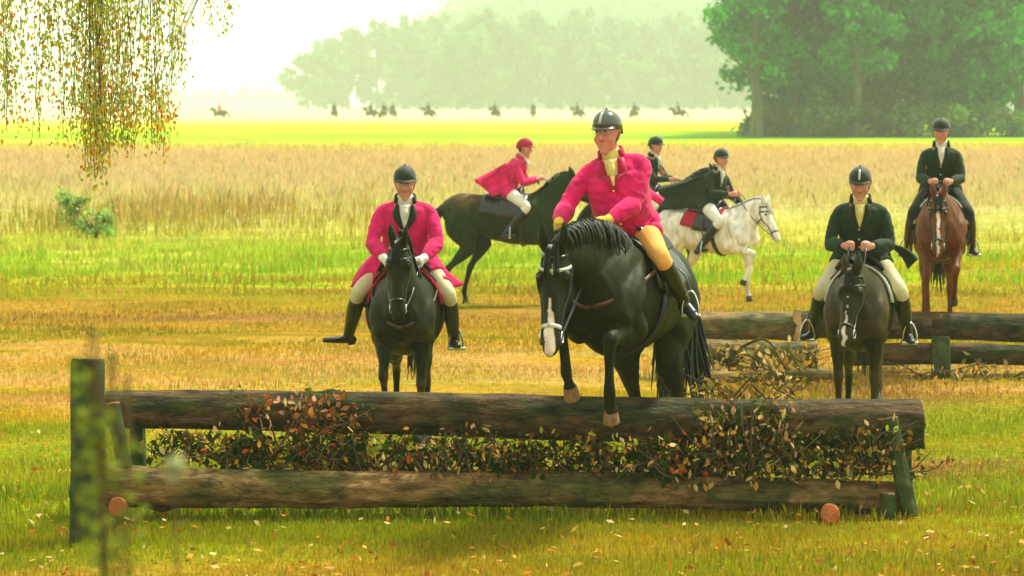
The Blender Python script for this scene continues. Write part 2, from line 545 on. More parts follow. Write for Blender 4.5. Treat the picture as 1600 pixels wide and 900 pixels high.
        shapes.append(tb([hk, hk * .7 + f * .3, hk * .3 + f * .7, f], [(.040 * S, .054 * S), (.032 * S, .041 * S), (.030 * S, .036 * S), (.038 * S, .043 * S)], sd))
        shapes.append(tb([f, f * .4 + h * .6, h], [(.036 * S, .041 * S), (.030 * S, .034 * S), (.042 * S, .046 * S)], sd))
        feet.append((h, unit(h - f), unit(f - hk)))
    front(1, fl); front(-1, fr); hind(1, hl); hind(-1, hr)
    me = fuse('horse_body', shapes, voxel * S, 5)
    co = coords(me).astype(float)
    c = np.tile(np.array(coat, dtype=float), (len(co), 1))
    w1 = wob(co, 7.0, 3.0)[:, None] * .5 + .5
    if legs is not None:                     # darker or lighter lower legs, coloured by the animal's own coat
        k = np.clip((0.62 * S - (co[:, 2] - lift * S)) / (.25 * S), 0, 1)[:, None]
        k = k * (co[:, 2:3] < T(0, 0, 0.86)[2])
        c = c * (1 - k) + np.array(legs) * k
    if paint is not None:
        c = paint(co, c, w1, T, S)
    # muzzle darker
    mz = poll + hd * HL * .98
    k = np.clip(1 - np.linalg.norm(co - mz, axis=1) / (.10 * S), 0, 1)[:, None]
    c = c * (1 - .6 * k)
    if blaze is not None:
        rel = co - poll
        t = rel @ hd / HL
        lat = rel @ hside / S
        fw = rel @ hup / S
        wd = np.interp(t, [0.1, .25, .45, .8, 1.05], blaze)
        k = ((np.abs(lat + 0.006 * np.sin(t * 25)) < wd) & (fw > .02) & (t > .14) & (t < 1.1)).astype(float)[:, None]
        c = c * (1 - k) + np.array((.72, .62, .5)) * k
    set_col(me, c)
    nr = np.empty(len(me.vertices) * 3, dtype=np.float32)
    me.vertices.foreach_get("normal", nr)
    rel_ = (1 - 2 * np.abs(wob(co / S * np.array((1.0, 1.0, .7)), 8.5, 2.0))) * .007 + wob(co / S, 17, 5.0) * .0035
    rel_ *= np.clip((co[:, 2] - .55 * S) / (.3 * S), .15, 1)
    me.vertices.foreach_set("co", (co + nr.reshape(-1, 3) * rel_[:, None] * S).astype(np.float32).ravel())
    me.update()
    link('body', me, root, M_FUR)
    # hooves
    for i, (h, d, dl) in enumerate(feet):
        b = Bag()
        ax = unit(d * .75 + V(0, 0, -1) * .25)
        b.tube([h - ax * .005 * S, h + ax * .035 * S, h + ax * .075 * S], [(.040 * S, .044 * S), (.046 * S, .054 * S), (.050 * S, .062 * S)], dome=0.2, seg=14)
        b.build('hoof', M_HOOFP if hoofs[i] else M_HOOF, root)
    # eyes
    for s in (1, -1):
        b = Bag().ball(poll + hd * HL * .27 + hside * s * .081 * S + hup * .045 * S, .021 * S)
        b.build('eye', M_EYE, root)
    for s in (1, -1):
        b = Bag().ball(poll + hd * HL * .93 + hside * s * .040 * S + hup * .045 * S, (.013 * S, .013 * S, .018 * S), 8, 6)
        b.build('nostril', M_EYE, root)
    # mane
    rr = random.Random(int(abs(loc[0]) * 100) + 5)
    ms = mane_side or (1 if rr.random() < .5 else -1)
    bm = Bag()
    for i in range(70):
        t = .10 + .86 * i / 69 + rr.uniform(-.01, .01)
        L = rr.uniform(.75, 1.45)
        rows = []
        w = rr.uniform(.010, .02) * S
        for j in range(6):
            u = j / 5
            a = ms * (-.15 + L * u)
            off = (.018 + .022 * math.sin(u * PI) + rr.uniform(-.004, .006)) * S
            p = neck.ev(min(1, t - .035 * u), a, off)
            tg = neck.frame(t)[1]
            ww = w * (1 - .65 * u)
            rows.append([p - tg * ww, p + tg * ww])
        bm.sheet(rows, .006 * S)
    bm.build('mane', mane, root)
    bm = Bag()
    for i in range(14):
        a = rr.uniform(-.03, .03) * S
        rows = []
        for j in range(5):
            u = j / 4
            p = poll + hside * (a * (1 + .6 * u)) + hup * (.09 + .012 * math.sin(u * PI)) * S + hd * (u * .2 - .03) * S
            rows.append([p - hside * .009 * S * (1 - u * .7), p + hside * .009 * S * (1 - u * .7)])
        bm.sheet(rows, .005 * S)
    bm.build('forelock', mane, root)
    # tail
    bt = Bag()
    dock = T(-.86, 0, 1.42)
    tf = unit(tailflow)
    for i in range(int(60 * tailfat)):
        a, r0 = rr.uniform(0, 2 * PI), math.sqrt(rr.random())
        ox, oy = math.cos(a) * r0, math.sin(a) * r0
        Ls = rr.uniform(.62, 1.0) * S
        pts = []
        for j in range(7):
            u = j / 6
            sp_ = tailfat * (.025 + .085 * math.sin(min(1, u * 1.15) * PI * .62)) * S
            out = V(-.10 * math.sin(u * PI * .6), 0, 0) * S
            base = dock + out + V(-.07, 0, .03) * S * math.sin(u * PI) * .6 + (V(-.25, 0, -.75) * (1 - u) + tf * u) * Ls * u
            pts.append(base + V(ox * sp_, oy * sp_, 0) + V(math.sin(u * 6 + a * 3) * .015 * tailfat * S, math.sin(u * 5 + a) * .022 * tailfat * S, 0))
        bt.tube(pts, [.016 * S, .017 * S, .016 * S, .014 * S, .011 * S, .008 * S, .003 * S], seg=5, sub=1)
    bt.build('tail', mane, root)
    info = dict(root=root, T=T, trunk=trunk, head=head, poll=poll, hd=hd, S=S, loc=V(loc), rz=rz, bit=[poll + hd * HL * .86 + hside * s * .056 * S - hup * .0 * S for s in (1, -1)], hside=hside)
    if not tack:
        return info
    # bridle
    def band(tube, t, off, r, a0=0, a1=2 * PI, n=22, t2=None):
        t2 = t if t2 is None else t2
        return [tube.ev(t + (t2 - t) * i / n, a0 + (a1 - a0) * i / n, off) for i in range(n + 1)]
    def strap(pts, w, name, m, parent):
        b = Bag()
        b.tube(pts, [(w * .55, w)] * len(pts), seg=8, sub=1, dome=.2)
        return b.build(name, m, parent)
    br = Bag()
    br.tube(band(head, .30, .004 * S, 0, PI * .52, PI * 1.48), .010 * S, seg=6, sub=1)
    for s in (1, -1):
        br.tube([head.ev(t, s * PI * .52, .006 * S) for t in (.06, .2, .35, .5, .65, .82)], .009 * S, seg=6, sub=1)
    br.tube(band(head, .05, .008 * S, 0, -PI * .55, PI * .55), .011 * S, seg=6, sub=1)
    bo = br.build('bridle', bridle, root)
    nm = nose_strap or bridle
    strap(band(head, .64, .006 * S, 0), .013 * S, 'noseband', nm, bo)
    strap(band(head, .16, .007 * S, 0, -PI * .5, PI * .5), .012 * S, 'browband', nm, bo)
    for s, bp in zip((1, -1), info['bit']):
        b = Bag()
        pts = [bp + (hd * math.cos(a) + hup * math.sin(a)) * .035 * S + hside * s * .008 for a in np.linspace(0, 2 * PI, 13)]
        b.tube(pts, .006 * S, seg=6, sub=1)
        b.build('bit_ring', M_STEEL, bo)
    # saddle and pad following the back
    def back_sheet(x0, x1, amax, offf, n=11, m=15):
        g = []
        for i in range(n):
            x = x0 + (x1 - x0) * i / (n - 1)
            xs = [q[0] for q in TRUNK]
            t = np.interp(x, xs, np.linspace(0, 1, len(xs)))
            row = []
            for j in range(m):
                v = -1 + 2 * j / (m - 1)
                am = amax(i / (n - 1)) if callable(amax) else amax
                row.append(trunk.ev(t, v * am, offf(i / (n - 1), v) * S))
            g.append(row)
        return g
    b = Bag(); b.sheet(back_sheet(-.32, .40, 1.42, lambda u, v: .022), .02 * S); pd = b.build('saddle_pad', pad, root)
    b = Bag()
    b.sheet(back_sheet(-.24, .32, .62, lambda u, v: .045 + (.085 * abs(2 * u - 1) ** 2.2) * (1 - .75 * abs(v)) + .02 * (1 - v * v), 13, 13), .03 * S)
    sd = b.build('saddle', saddle, root)
    b = Bag()
    b.sheet(back_sheet(-.08, .34, 1.5, lambda u, v: .040 + .01 * math.sin(u * PI)), .014 * S)
    b.build('saddle_flap', saddle, sd)
    xs = [q[0] for q in TRUNK]
    tg = np.interp(.27, xs, np.linspace(0, 1, len(xs)))
    strap([trunk.ev(tg, a, .012 * S) for a in np.linspace(1.4, 2 * PI - 1.4, 20)], .035 * S, 'girth', M_LEATHER, root)
    if breast:
        pts = [T(.10, .25, 1.45), T(.45, .27, 1.36), T(.74, .20, 1.22), T(.93, .0, 1.12), T(.74, -.20, 1.22), T(.45, -.27, 1.36), T(.10, -.25, 1.45)]
        strap(list(Tube([(p, .01, .01) for p in pts]).A[:, :3]), .016 * S, 'breastplate', M_BROWNL, root)
    # stirrups: positions in horse space
    for sgn, ft in zip((1, -1), stirrups or []):
        if ft is None: continue
        top = T(.12, .26 * sgn * wfat, 1.44)
        ft = V(ft)
        lt = strap([top + V(0, .04 * sgn, 0), top * .5 + (ft + V(0, 0, .15)) * .5 + V(0, .05 * sgn, 0), ft + V(0, 0, .13)], .012, 'stirrup_leather', M_LEATHER, root)
        b = Bag()
        b.tube([ft + V(0, .06, -.045), ft + V(0, .06, .02), ft + V(0, .035, .10), ft + V(0, 0, .13), ft + V(0, -.035, .10), ft + V(0, -.06, .02), ft + V(0, -.06, -.045)], .009, side=(1, 0, 0), seg=6, sub=3)
        b.tube([ft + V(0, -.065, -.05), ft + V(0, .065, -.05)], (.018,) * 2, side=(1, 0, 0), seg=6)
        b.build('stirrup_iron', M_STEEL, lt)
    if hands is not None:
        for bp, hp in zip(info['bit'], hands):
            hp = V(hp)
            mid = bp * .5 + hp * .5 + V(0, 0, -.06)
            b = Bag().tube([bp, mid, hp, hp + V(-.06, -.02, -.10)], .008, seg=6, sub=5)
            b.build('rein', bridle, root)
    return info

def horse_pt(h_loc, rz, p):
    c, s = math.cos(rz), math.sin(rz)
    return V(h_loc[0] + p[0] * c - p[1] * s, h_loc[1] + p[0] * s + p[1] * c, h_loc[2] + p[2])

def to_local(loc, rz, w):
    d = V(w) - V(loc)
    c, s = math.cos(-rz), math.sin(-rz)
    return V(d[0] * c - d[1] * s, d[0] * s + d[1] * c, d[2])

# ------------------------------------------------------------------ rider
def ik(a, b, l1, l2, hint):
    a, b = V(a), V(b)
    d = b - a
    L = np.linalg.norm(d)
    L2 = min(L, (l1 + l2) * .995)
    u = unit(d)
    b = a + u * L2
    x = (l1 * l1 - l2 * l2 + L2 * L2) / (2 * L2)
    h = math.sqrt(max(1e-6, l1 * l1 - x * x))
    n = unit(V(hint) - np.dot(V(hint), u) * u)
    return a + u * x + n * h, b

def make_rider(label, loc, rz, lean=12, build=1.0, tall=1.0, face=(1, 0, -.15), hands=None, knees=None, ankles=None, toes=None, torso_yaw=0.0,
               jacket=M_PINK, collar=None, shirt=M_WHITEC, breeches=M_CREAM, boots=M_LEATHER, glove=None, helmet=M_HELMD, glint=None, skin=(.62, .28, .19),
               tails=None, skirt=1.0, buttons=M_BRASS, hair=M_HAIRB, voxel=0.0095, group=None, belly=0.0, name='person', side_lean=0.0, tail_mat=None, elbow=1.0, head_k=1.05, glasses=False, lining=None):
    """Local frame: origin at the seat point, +X forward, +Y the rider's left. Returns dict with hand positions in this frame."""
    root = empty(name, loc, rz)
    tag(root, label, 'person', group)
    k = tall
    b_ = build
    pel = V(0, 0, .055)
    la, sl = math.radians(lean), math.radians(side_lean)
    up = unit(V(math.sin(la) * math.cos(sl), math.sin(sl), math.cos(la) * math.cos(sl)))
    lat = unit(V(-math.sin(torso_yaw), math.cos(torso_yaw), 0))
    lat = unit(lat - np.dot(lat, up) * up)
    fwd = np.cross(lat, up)
    tor = [(-.06, .175, .135), (.03, .18, .135), (.14, .16, .12 + belly * .7), (.22, .165, .122 + belly), (.32, .172, .125 + belly * .4), (.40, .168, .116), (.455, .135, .10), (.50, .095, .082), (.53, .07, .066)]
    def torso(extra, lo=0, hi=None):
        return Tube([(pel + up * t * k + fwd * (belly * .6 if .1 < t < .35 else 0), w * b_ + extra, h * b_ + extra) for t, w, h in tor[lo:hi]], lat, 24, 4, .4)
    nb = pel + up * .52 * k
    f = unit(face)
    hu = unit(V(0, 0, 1) - np.dot(V(0, 0, 1), f) * f * .85 + up * .25)
    hu = unit(hu - np.dot(hu, f) * f)
    hs = np.cross(hu, f)                     # head's left
    hc = nb + up * .115 * k + hu * .055
    f, hu, hs = f * head_k, hu * head_k, hs * head_k
    sh = [nb + lat * s * .165 * b_ - up * .105 for s in (1, -1)]
    hands = hands or [(.42, .09, .22), (.42, -.09, .22)]
    el, wr = [], []
    for i, s in enumerate((1, -1)):
        e, w = ik(sh[i], hands[i], .30 * k, .26 * k, V(-.5, .65 * s * elbow, -.7))
        el.append(e); wr.append(w)
    hip = [pel + lat * s * .095 for s in (1, -1)]
    knees = knees or [(.36, .31, -.20), (.36, -.31, -.20)]
    ankles = ankles or [(.02, .33, -.62), (.02, -.33, -.62)]
    toes = toes or [(.20, .37, -.60), (.20, -.37, -.60)]
    # -- body: one continuous skin
    shp = [torso(0)]
    shp.append(tb([nb - up * .04, nb + up * .06, hc - hu * .05], [.075, .060, .060], side=hs))
    hp = [(-.108, .060, .036, .034), (-.080, .045, .059, .056), (-.045, .025, .068, .078), (0, .008, .073, .094), (.045, 0, .077, .098), (.09, -.005, .068, .086), (.115, -.008, .045, .055)]
    shp.append(Tube([(hc + hu * u + f * d, w * head_k, h * head_k) for u, d, w, h in hp], hs, 20, 4, .5))
    shp.append(tb([hc + hu * .025 + f * .092, hc - hu * .012 + f * .108, hc - hu * .03 + f * .112], [.010, .014, .018], side=hs))
    shp.append(tb([hc + hu * .040 + f * .088 + hs * .045, hc + hu * .043 + f * .096, hc + hu * .040 + f * .088 - hs * .045], .012))
    shp.append(tb([hc - hu * .115 + f * .075 - hs * .01, hc - hu * .115 + f * .075 + hs * .01], .022))
    for s in (1, -1):
        shp.append(tb([hc + hs * s * .070 - hu * .025, hc + hs * s * .082 + hu * .025 - f * .01], [.012, .018], side=f))
        shp.append(tb([hc + hs * s * .045 + f * .07 - hu * .03, hc + hs * s * .04 + f * .06 - hu * .06], [.028, .022]))
    for i, s in enumerate((1, -1)):
        shp.append(tb([sh[i] - lat * s * .07, sh[i], sh[i] * .5 + el[i] * .5, el[i]], [.055, .05, .045, .04], side=fwd))
        shp.append(tb([el[i], el[i] * .65 + wr[i] * .35, wr[i]], [.041, .040, .028]))
        kn, an, to = V(knees[i]), V(ankles[i]), V(toes[i])
        shp.append(tb([hip[i], hip[i] * .5 + kn * .5, kn], [.095, .082, .058]))
        shp.append(tb([kn, kn * .65 + an * .35, an], [.056, .056, .036]))
        shp.append(tb([an, an * .55 + to * .45 + V(0, 0, -.015)], [.028, .022]))
    def hand_shapes(i, s, g=1.0):
        w = wr[i]
        d = unit(w - el[i])
        m = unit(V(0, -s, 0) - np.dot(V(0, -s, 0), d) * d)
        u = unit(np.cross(d, m)) * (1 if np.dot(np.cross(d, m), V(0, 0, 1)) > 0 else -1)
        out = [Tube([(w - d * .01, .024 * g, .028 * g), (w + d * .03, .021 * g, .040 * g), (w + d * .075, .019 * g, .043 * g)], m, 12, 3, .5)]
        for q in range(4):
            z = (.031 - .021 * q)
            L = (.032, .037, .035, .027)[q]
            b0 = w + d * .078 + u * z
            out.append(tb([b0, b0 + d * .018 + m * .012, b0 + d * .014 + m * (.018 + L * .6), b0 - d * .012 + m * (.02 + L * .75), b0 - d * .03 + m * (.012 + L * .4)], .0098 * g, seg=8, sub=2))
        t0 = w + d * .025 + u * .03
        out.append(tb([t0, t0 + d * .025 + u * .012 + m * .012, t0 + d * .055 + u * .012 + m * .026], [.014 * g, .0115 * g, .010 * g], seg=8, sub=2))
        return out
    for i, s in enumerate((1, -1)):
        shp += hand_shapes(i, s)
    me = fuse('person_body', shp, voxel if glove is None else voxel, 3)
    co = coords(me).astype(float)
    c = np.tile(np.array(skin), (len(co), 1))
    rel = co - hc
    U, F_, L_ = rel @ hu, rel @ f, rel @ hs
    front = F_ > .05
    mouth = front & (np.abs(U + .062) < .005) & (np.abs(L_) < .020)
    c[mouth] = (.36, .10, .07)
    brow = front & (np.abs(U - .040) < .006) & (np.abs(np.abs(L_) - .033) < .02)
    c[brow] = (.10, .05, .03)
    cheek = np.clip(1 - np.sqrt((U + .03) ** 2 + (np.abs(L_) - .045) ** 2 + (F_ - .07) ** 2) / .04, 0, 1)[:, None]
    c = c * (1 - cheek * .4) + np.array((.62, .14, .10)) * cheek * .4
    set_col(me, c)
    link('body', me, root, M_SKIN)
    for s in (1, -1):
        e = Bag().ball(hc + hu * .018 + f * .086 + hs * s * .031, .0125, 10, 6).build('eye', M_EYEW, root)
        Bag().ball(hc + hu * .018 + f * .093 + hs * s * .031, .0078, 8, 6).build('pupil', M_EYE, e)
    if glasses:
        b = Bag()
        for s in (1, -1):
            b.tube([hc + hu * (.015 + .019 * math.sin(a)) + f * .106 + hs * (s * .033 + .024 * math.cos(a)) for a in np.linspace(0, 2 * PI, 13)], .0022, seg=5, sub=1)
            b.tube([hc + hu * .018 + f * .106 + hs * s * .057, hc + hu * .02 + hs * s * .082], .002, seg=5)
        b.build('spectacles', M_STEEL, root)
    # hair under the helmet
    b = Bag()
    b.add(Tube([(hc + hu * -.05 - f * .045, .060 * head_k, .045 * head_k), (hc + hu * -.01 - f * .03, .077 * head_k, .075 * head_k), (hc + hu * .04 - f * .012, .081 * head_k, .092 * head_k)], hs, 18, 3, .4).mesh())
    b.build('hair', hair, root)
    # helmet
    g = []
    hb = Bag()
    base = hc + hu * .042 - f * .004
    n, mq = 8, 24
    vs_, fs = [], []
    for i in range(n + 1):
        th = PI / 2 * i / n
        for j in range(mq):
            ph = 2 * PI * j / mq
            rx, ry = .122, .096
            lift_ = .012 * math.cos(ph)
            vs_.append(base + f * rx * math.cos(ph) * math.cos(th) + hs * ry * math.sin(ph) * math.cos(th) + hu * (.108 * math.sin(th) + lift_ * math.cos(th) - (.018 if (i == 0) else 0) - (.035 if i == 0 and math.cos(ph) < -.2 else 0)))
    for i in range(n):
        for j in range(mq):
            fs.append((i * mq + j, i * mq + (j + 1) % mq, (i + 1) * mq + (j + 1) % mq, (i + 1) * mq + j))
    k0 = len(vs_)
    vs_ += [hc * .25 + v * .75 + (base - hc) * .0 for v in vs_[:mq]]
    for j in range(mq):
        fs.append((j, k0 + j, k0 + (j + 1) % mq, (j + 1) % mq))
    hb.add((vs_, fs))
    ho = hb.build('helmet', helmet, root)
    b = Bag()
    rows = []
    for i in range(4):
        u = i / 3
        rows.append([base + f * (.118 + .042 * u * math.cos(v)) * math.cos(v * .95) + hs * (.096 + .010 * u) * math.sin(v * .95) - hu * (.004 + .014 * u - .012 * math.cos(v)) for v in np.linspace(-1.05, 1.05, 13)])
    b.sheet(rows, .005)
    b.build('helmet_peak', helmet, ho)
    Bag().ball(base + hu * .11, .010, 8, 6).build('helmet_button', helmet, ho)
    b = Bag()
    b.tube([base + hs * .088 - hu * .02, hc - hu * .06 + hs * .064 + f * .02, hc - hu * .135 + f * .055, hc - hu * .06 - hs * .064 + f * .02, base - hs * .088 - hu * .02], .005, seg=6, sub=4)
    b.build('chin_strap', M_LEATHER, ho)
    if glint is not None:  # glint on the helmet front, built as a pale strip
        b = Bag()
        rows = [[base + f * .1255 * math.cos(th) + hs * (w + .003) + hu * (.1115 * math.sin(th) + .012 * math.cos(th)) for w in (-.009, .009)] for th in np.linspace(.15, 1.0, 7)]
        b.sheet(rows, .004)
        b.build('helmet_glint', glint, ho)
    # jacket
    jk = [torso(.022, 0, 7)]
    for i, s in enumerate((1, -1)):
        jk.append(tb([sh[i] - lat * s * .11 + up * .035, sh[i] - up * .005, sh[i] * .5 + el[i] * .5 + lat * s * .015, el[i]], [.062 * b_, .060 * b_, .056 * b_, .051 * b_], side=fwd))
        cuff = el[i] * .12 + wr[i] * .88
        jk.append(tb([el[i], el[i] * .6 + wr[i] * .4, cuff], [.060 * b_, .057 * b_, .043], dome=.2))
        kn = V(knees[i])
        mid = hip[i] * (1 - .42 * skirt) + kn * .42 * skirt
        jk.append(tb([hip[i] + up * .06, hip[i] * .5 + mid * .5 + V(0, 0, .01), mid], [(.13, .13), (.135, .125), (.125, .11)], dome=.15))
    me = fuse('jacket', jk, .010, 4)
    co = coords(me).astype(float)
    nr = np.empty(len(me.vertices) * 3, dtype=np.float32)
    me.vertices.foreach_get("normal", nr)
    nr = nr.reshape(-1, 3)
    dd = .72 * (wob(co, 20, 1.0) * .5 + (1 - 2 * np.abs(wob(co * np.array((1, 1, 2.4)), 17, 4.0))) * .55 + wob(co * np.array((1, 1, 1.6)), 45, 6.0) * .25) * .0085
    co2 = co + nr * dd[:, None]
    me.vertices.foreach_set("co", co2.astype(np.float32).ravel())
    me.update()
    jo = link('jacket', me, root, jacket)
    # front opening: shirt V, lapels, buttons
    tt = torso(.026)
    def tp(t, a, off=0.0):
        return tt.ev(t, PI - a, off)          # a>0 towards rider's left... measured from the front centre
    t0, t1 = .52, 1.0
    rows = []
    for i in range(9):
        u = i / 8
        t = t0 + (t1 - t0) * u
        a = .03 + .40 * u ** 1.1
        rows.append([tp(t, q * a, .006) for q in (-1, -.5, 0, .5, 1)])
    b = Bag(); b.sheet(rows, .008)
    b.tube([nb - up * .012 + fwd * .012, nb + up * .062 + fwd * .014], [(.076, .074), (.068, .068)], side=lat, dome=.1, seg=18)
    b.build('shirt', shirt, root)
    b = Bag(); b.ball(tp(.93, 0, .022), (.024, .03, .03), 8, 6)
    b.tube([tp(.93, 0, .024), tp(.82, .02, .028), tp(.70, .0, .02)], [.022, .024, .012], side=lat, seg=8)
    b.build('stock_tie', shirt, root)
    for s in (1, -1):
        rows = []
        for i in range(9):
            u = i / 8
            t = t0 - .02 + (t1 - t0 + .02) * u
            a = .03 + .40 * u ** 1.1
            w = .06 + .30 * math.sin(min(1, u * 1.25) * PI * .72)
            rows.append([tp(t, s * (a + w * q), .014 - .004 * q) for q in (0, .5, 1)])
        b = Bag(); b.sheet(rows, .010)
        b.build('lapel', collar or jacket, jo)
    b = Bag()
    rows = [[nb + up * (-.005 + .06 * v) + lat * (.098 - .01 * v) * math.sin(a) - fwd * (.088 - .012 * v) * math.cos(a) for v in (0, .5, 1)] for a in np.linspace(-2.3, 2.3, 15)]
    b.sheet(rows, .012)
    b.build('collar', collar or jacket, jo)
    if buttons is not None:
        for t in (.50, .38, .26):
            Bag().ball(tp(t, -.03, .012), .011, 8, 6).build('button', buttons, jo)
    for s in (1, -1):
        rows = [[tp(t, s * a, .016) for a in (.95, 1.2, 1.45)] for t in (.13, .17, .21)]
        b = Bag(); b.sheet(rows, .010); b.build('pocket_flap', jacket, jo)
    # coat tails
    for q, tl in enumerate(tails or []):
        A, B_, C_, D_ = [V(p) for p in tl]            # A,B along the waist; C,D the free hem (C under B)
        rows = []
        for i in range(11):
            u = i / 10
            r = []
            for j in range(9):
                v = j / 8
                p = (A * (1 - v) + B_ * v) * (1 - u) + (D_ * (1 - v) + C_ * v) * u
                n_ = unit(np.cross(B_ - A, D_ - A))
                p = p + n_ * (.04 * u * math.sin(v * 9 + q * 2 + u) + .05 * math.sin(u * PI) * (1 if q % 2 else .7))
                r.append(p)
            rows.append(r)
        b = Bag(); b.sheet(rows, .012)
        co_ = b.build('coat_tail', tail_mat or jacket, jo)
        if lining is not None:
            b = Bag(); b.sheet([[p + V(0, 0, -.05) for p in r[1:-1]] for r in rows[:-1]], .006)
            b.build('coat_lining', lining, co_)
    # breeches
    bs = [torso(.008, 0, 3)]
    for i in range(2):
        kn, an = V(knees[i]), V(ankles[i])
        bs.append(tb([hip[i], hip[i] * .6 + kn * .4, hip[i] * .3 + kn * .7, kn, kn * .75 + an * .25], [.112, .103, .085, .068, .060]))
    me = fuse('breeches', bs, .012, 4)
    link('breeches', me, root, breeches)
    # boots
    for i in range(2):
        kn, an, to = V(knees[i]), V(ankles[i]), V(toes[i])
        sh_ = [tb([kn * .86 + an * .14, kn * .6 + an * .4, kn * .25 + an * .75, an], [.069, .071, .056, .047], dome=.15),
               tb([an - (to - an) * .22 + V(0, 0, -.025), an * .6 + to * .4 + V(0, 0, -.022), to + V(0, 0, -.02)], [(.040, .036), (.044, .033), (.036, .024)], dome=.8)]
        me = fuse('boot', sh_, .010, 3)
        bo = link('boot', me, root, boots)
        b = Bag()
        hd_ = unit(to - an)
        b.tube([an - (to - an) * .22 + V(0, 0, -.055), an + V(0, 0, -.058)], [(.034, .016)] * 2, dome=.2)
        b.build('boot_heel', M_LEATHER, bo)
    if glove is not None:
        for i, s in enumerate((1, -1)):
            d = unit(wr[i] - el[i])
            sh_ = hand_shapes(i, s, 1.28) + [tb([wr[i] - d * .05, wr[i] + d * .01], [.041, .036], dome=.2)]
            link('glove', fuse('glove', sh_, .0055, 2), root, glove)
    return dict(root=root, hands=[w + unit(w - e) * .07 for w, e in zip(wr, el)], ankles=[V(a) for a in ankles], toes=[V(t) for t in toes])

def pair(hk, rk, seat_xyz=(0.04, 0, 1.60)):
    """Builds a rider and the horse under him; rider hands drive the reins, feet the stirrups."""
    S = hk.get('S', 1.0)
    pitch, lift = hk.get('pitch', 0), hk.get('lift', 0)
    x, y, z = seat_xyz
    cp, sp = math.cos(pitch), math.sin(pitch)
    seat = V((x * cp - (z - 1.2) * sp) * S, y, (1.2 + x * sp + (z - 1.2) * cp + lift) * S)
    yaw = rk.pop('yaw', 0.0)
    loc = horse_pt(hk['loc'], hk['rz'], seat)
    r = make_rider(loc=loc, rz=hk['rz'] + yaw, **rk)
    conv = lambda p: seat + V(p[0] * math.cos(yaw) - p[1] * math.sin(yaw), p[0] * math.sin(yaw) + p[1] * math.cos(yaw), p[2])
    hk['hands'] = [conv(p) for p in r['hands']]
    skip = rk.pop('free_foot', None) if False else hk.pop('free_foot', None)
    hk['stirrups'] = [conv(a * .45 + t * .55) for a, t in zip(r['ankles'], r['toes'])]
    if skip is not None:
        hk['stirrups'][skip] = None
    h = make_horse(**hk)
    return h, r

# ------------------------------------------------------------------ ground colours (by ground cover; row = photo row seen there)
STOPS = [  # (photo row, sRGB of the ground cover seen there)
    (162, (214, 214, 150)), (181, (220, 205, 150)), (188, (224, 205, 139)), (193, (226, 226, 9)), (203, (195, 228, 2)), (212, (139, 208, 0)),
    (220, (168, 210, 1)), (228, (231, 211, 64)), (236, (236, 206, 138)), (275, (236, 212, 150)), (312, (232, 218, 140)), (335, (231, 231, 128)),
    (375, (226, 220, 83)), (402, (180, 212, 34)), (415, (142, 206, 14)), (428, (231, 216, 48)), (455, (171, 158, 25)), (488, (220, 166, 50)),
    (512, (150, 140, 14)), (535, (221, 178, 39)), (575, (230, 184, 102)), (615, (217, 179, 34)), (668, (166, 176, 18)), (740, (164, 180, 14)),
    (800, (168, 174, 16)), (835, (194, 174, 30)), (900, (200, 164, 42)), (1000, (200, 160, 42))]
def cover(row):
    rs = [s[0] for s in STOPS]
    cs = np.array([lin(*s[1]) for s in STOPS])
    row = np.asarray(row, dtype=float)
    return np.stack([np.interp(row, rs, cs[:, k]) for k in range(3)], axis=-1)
GK = 0.80      # albedo factor

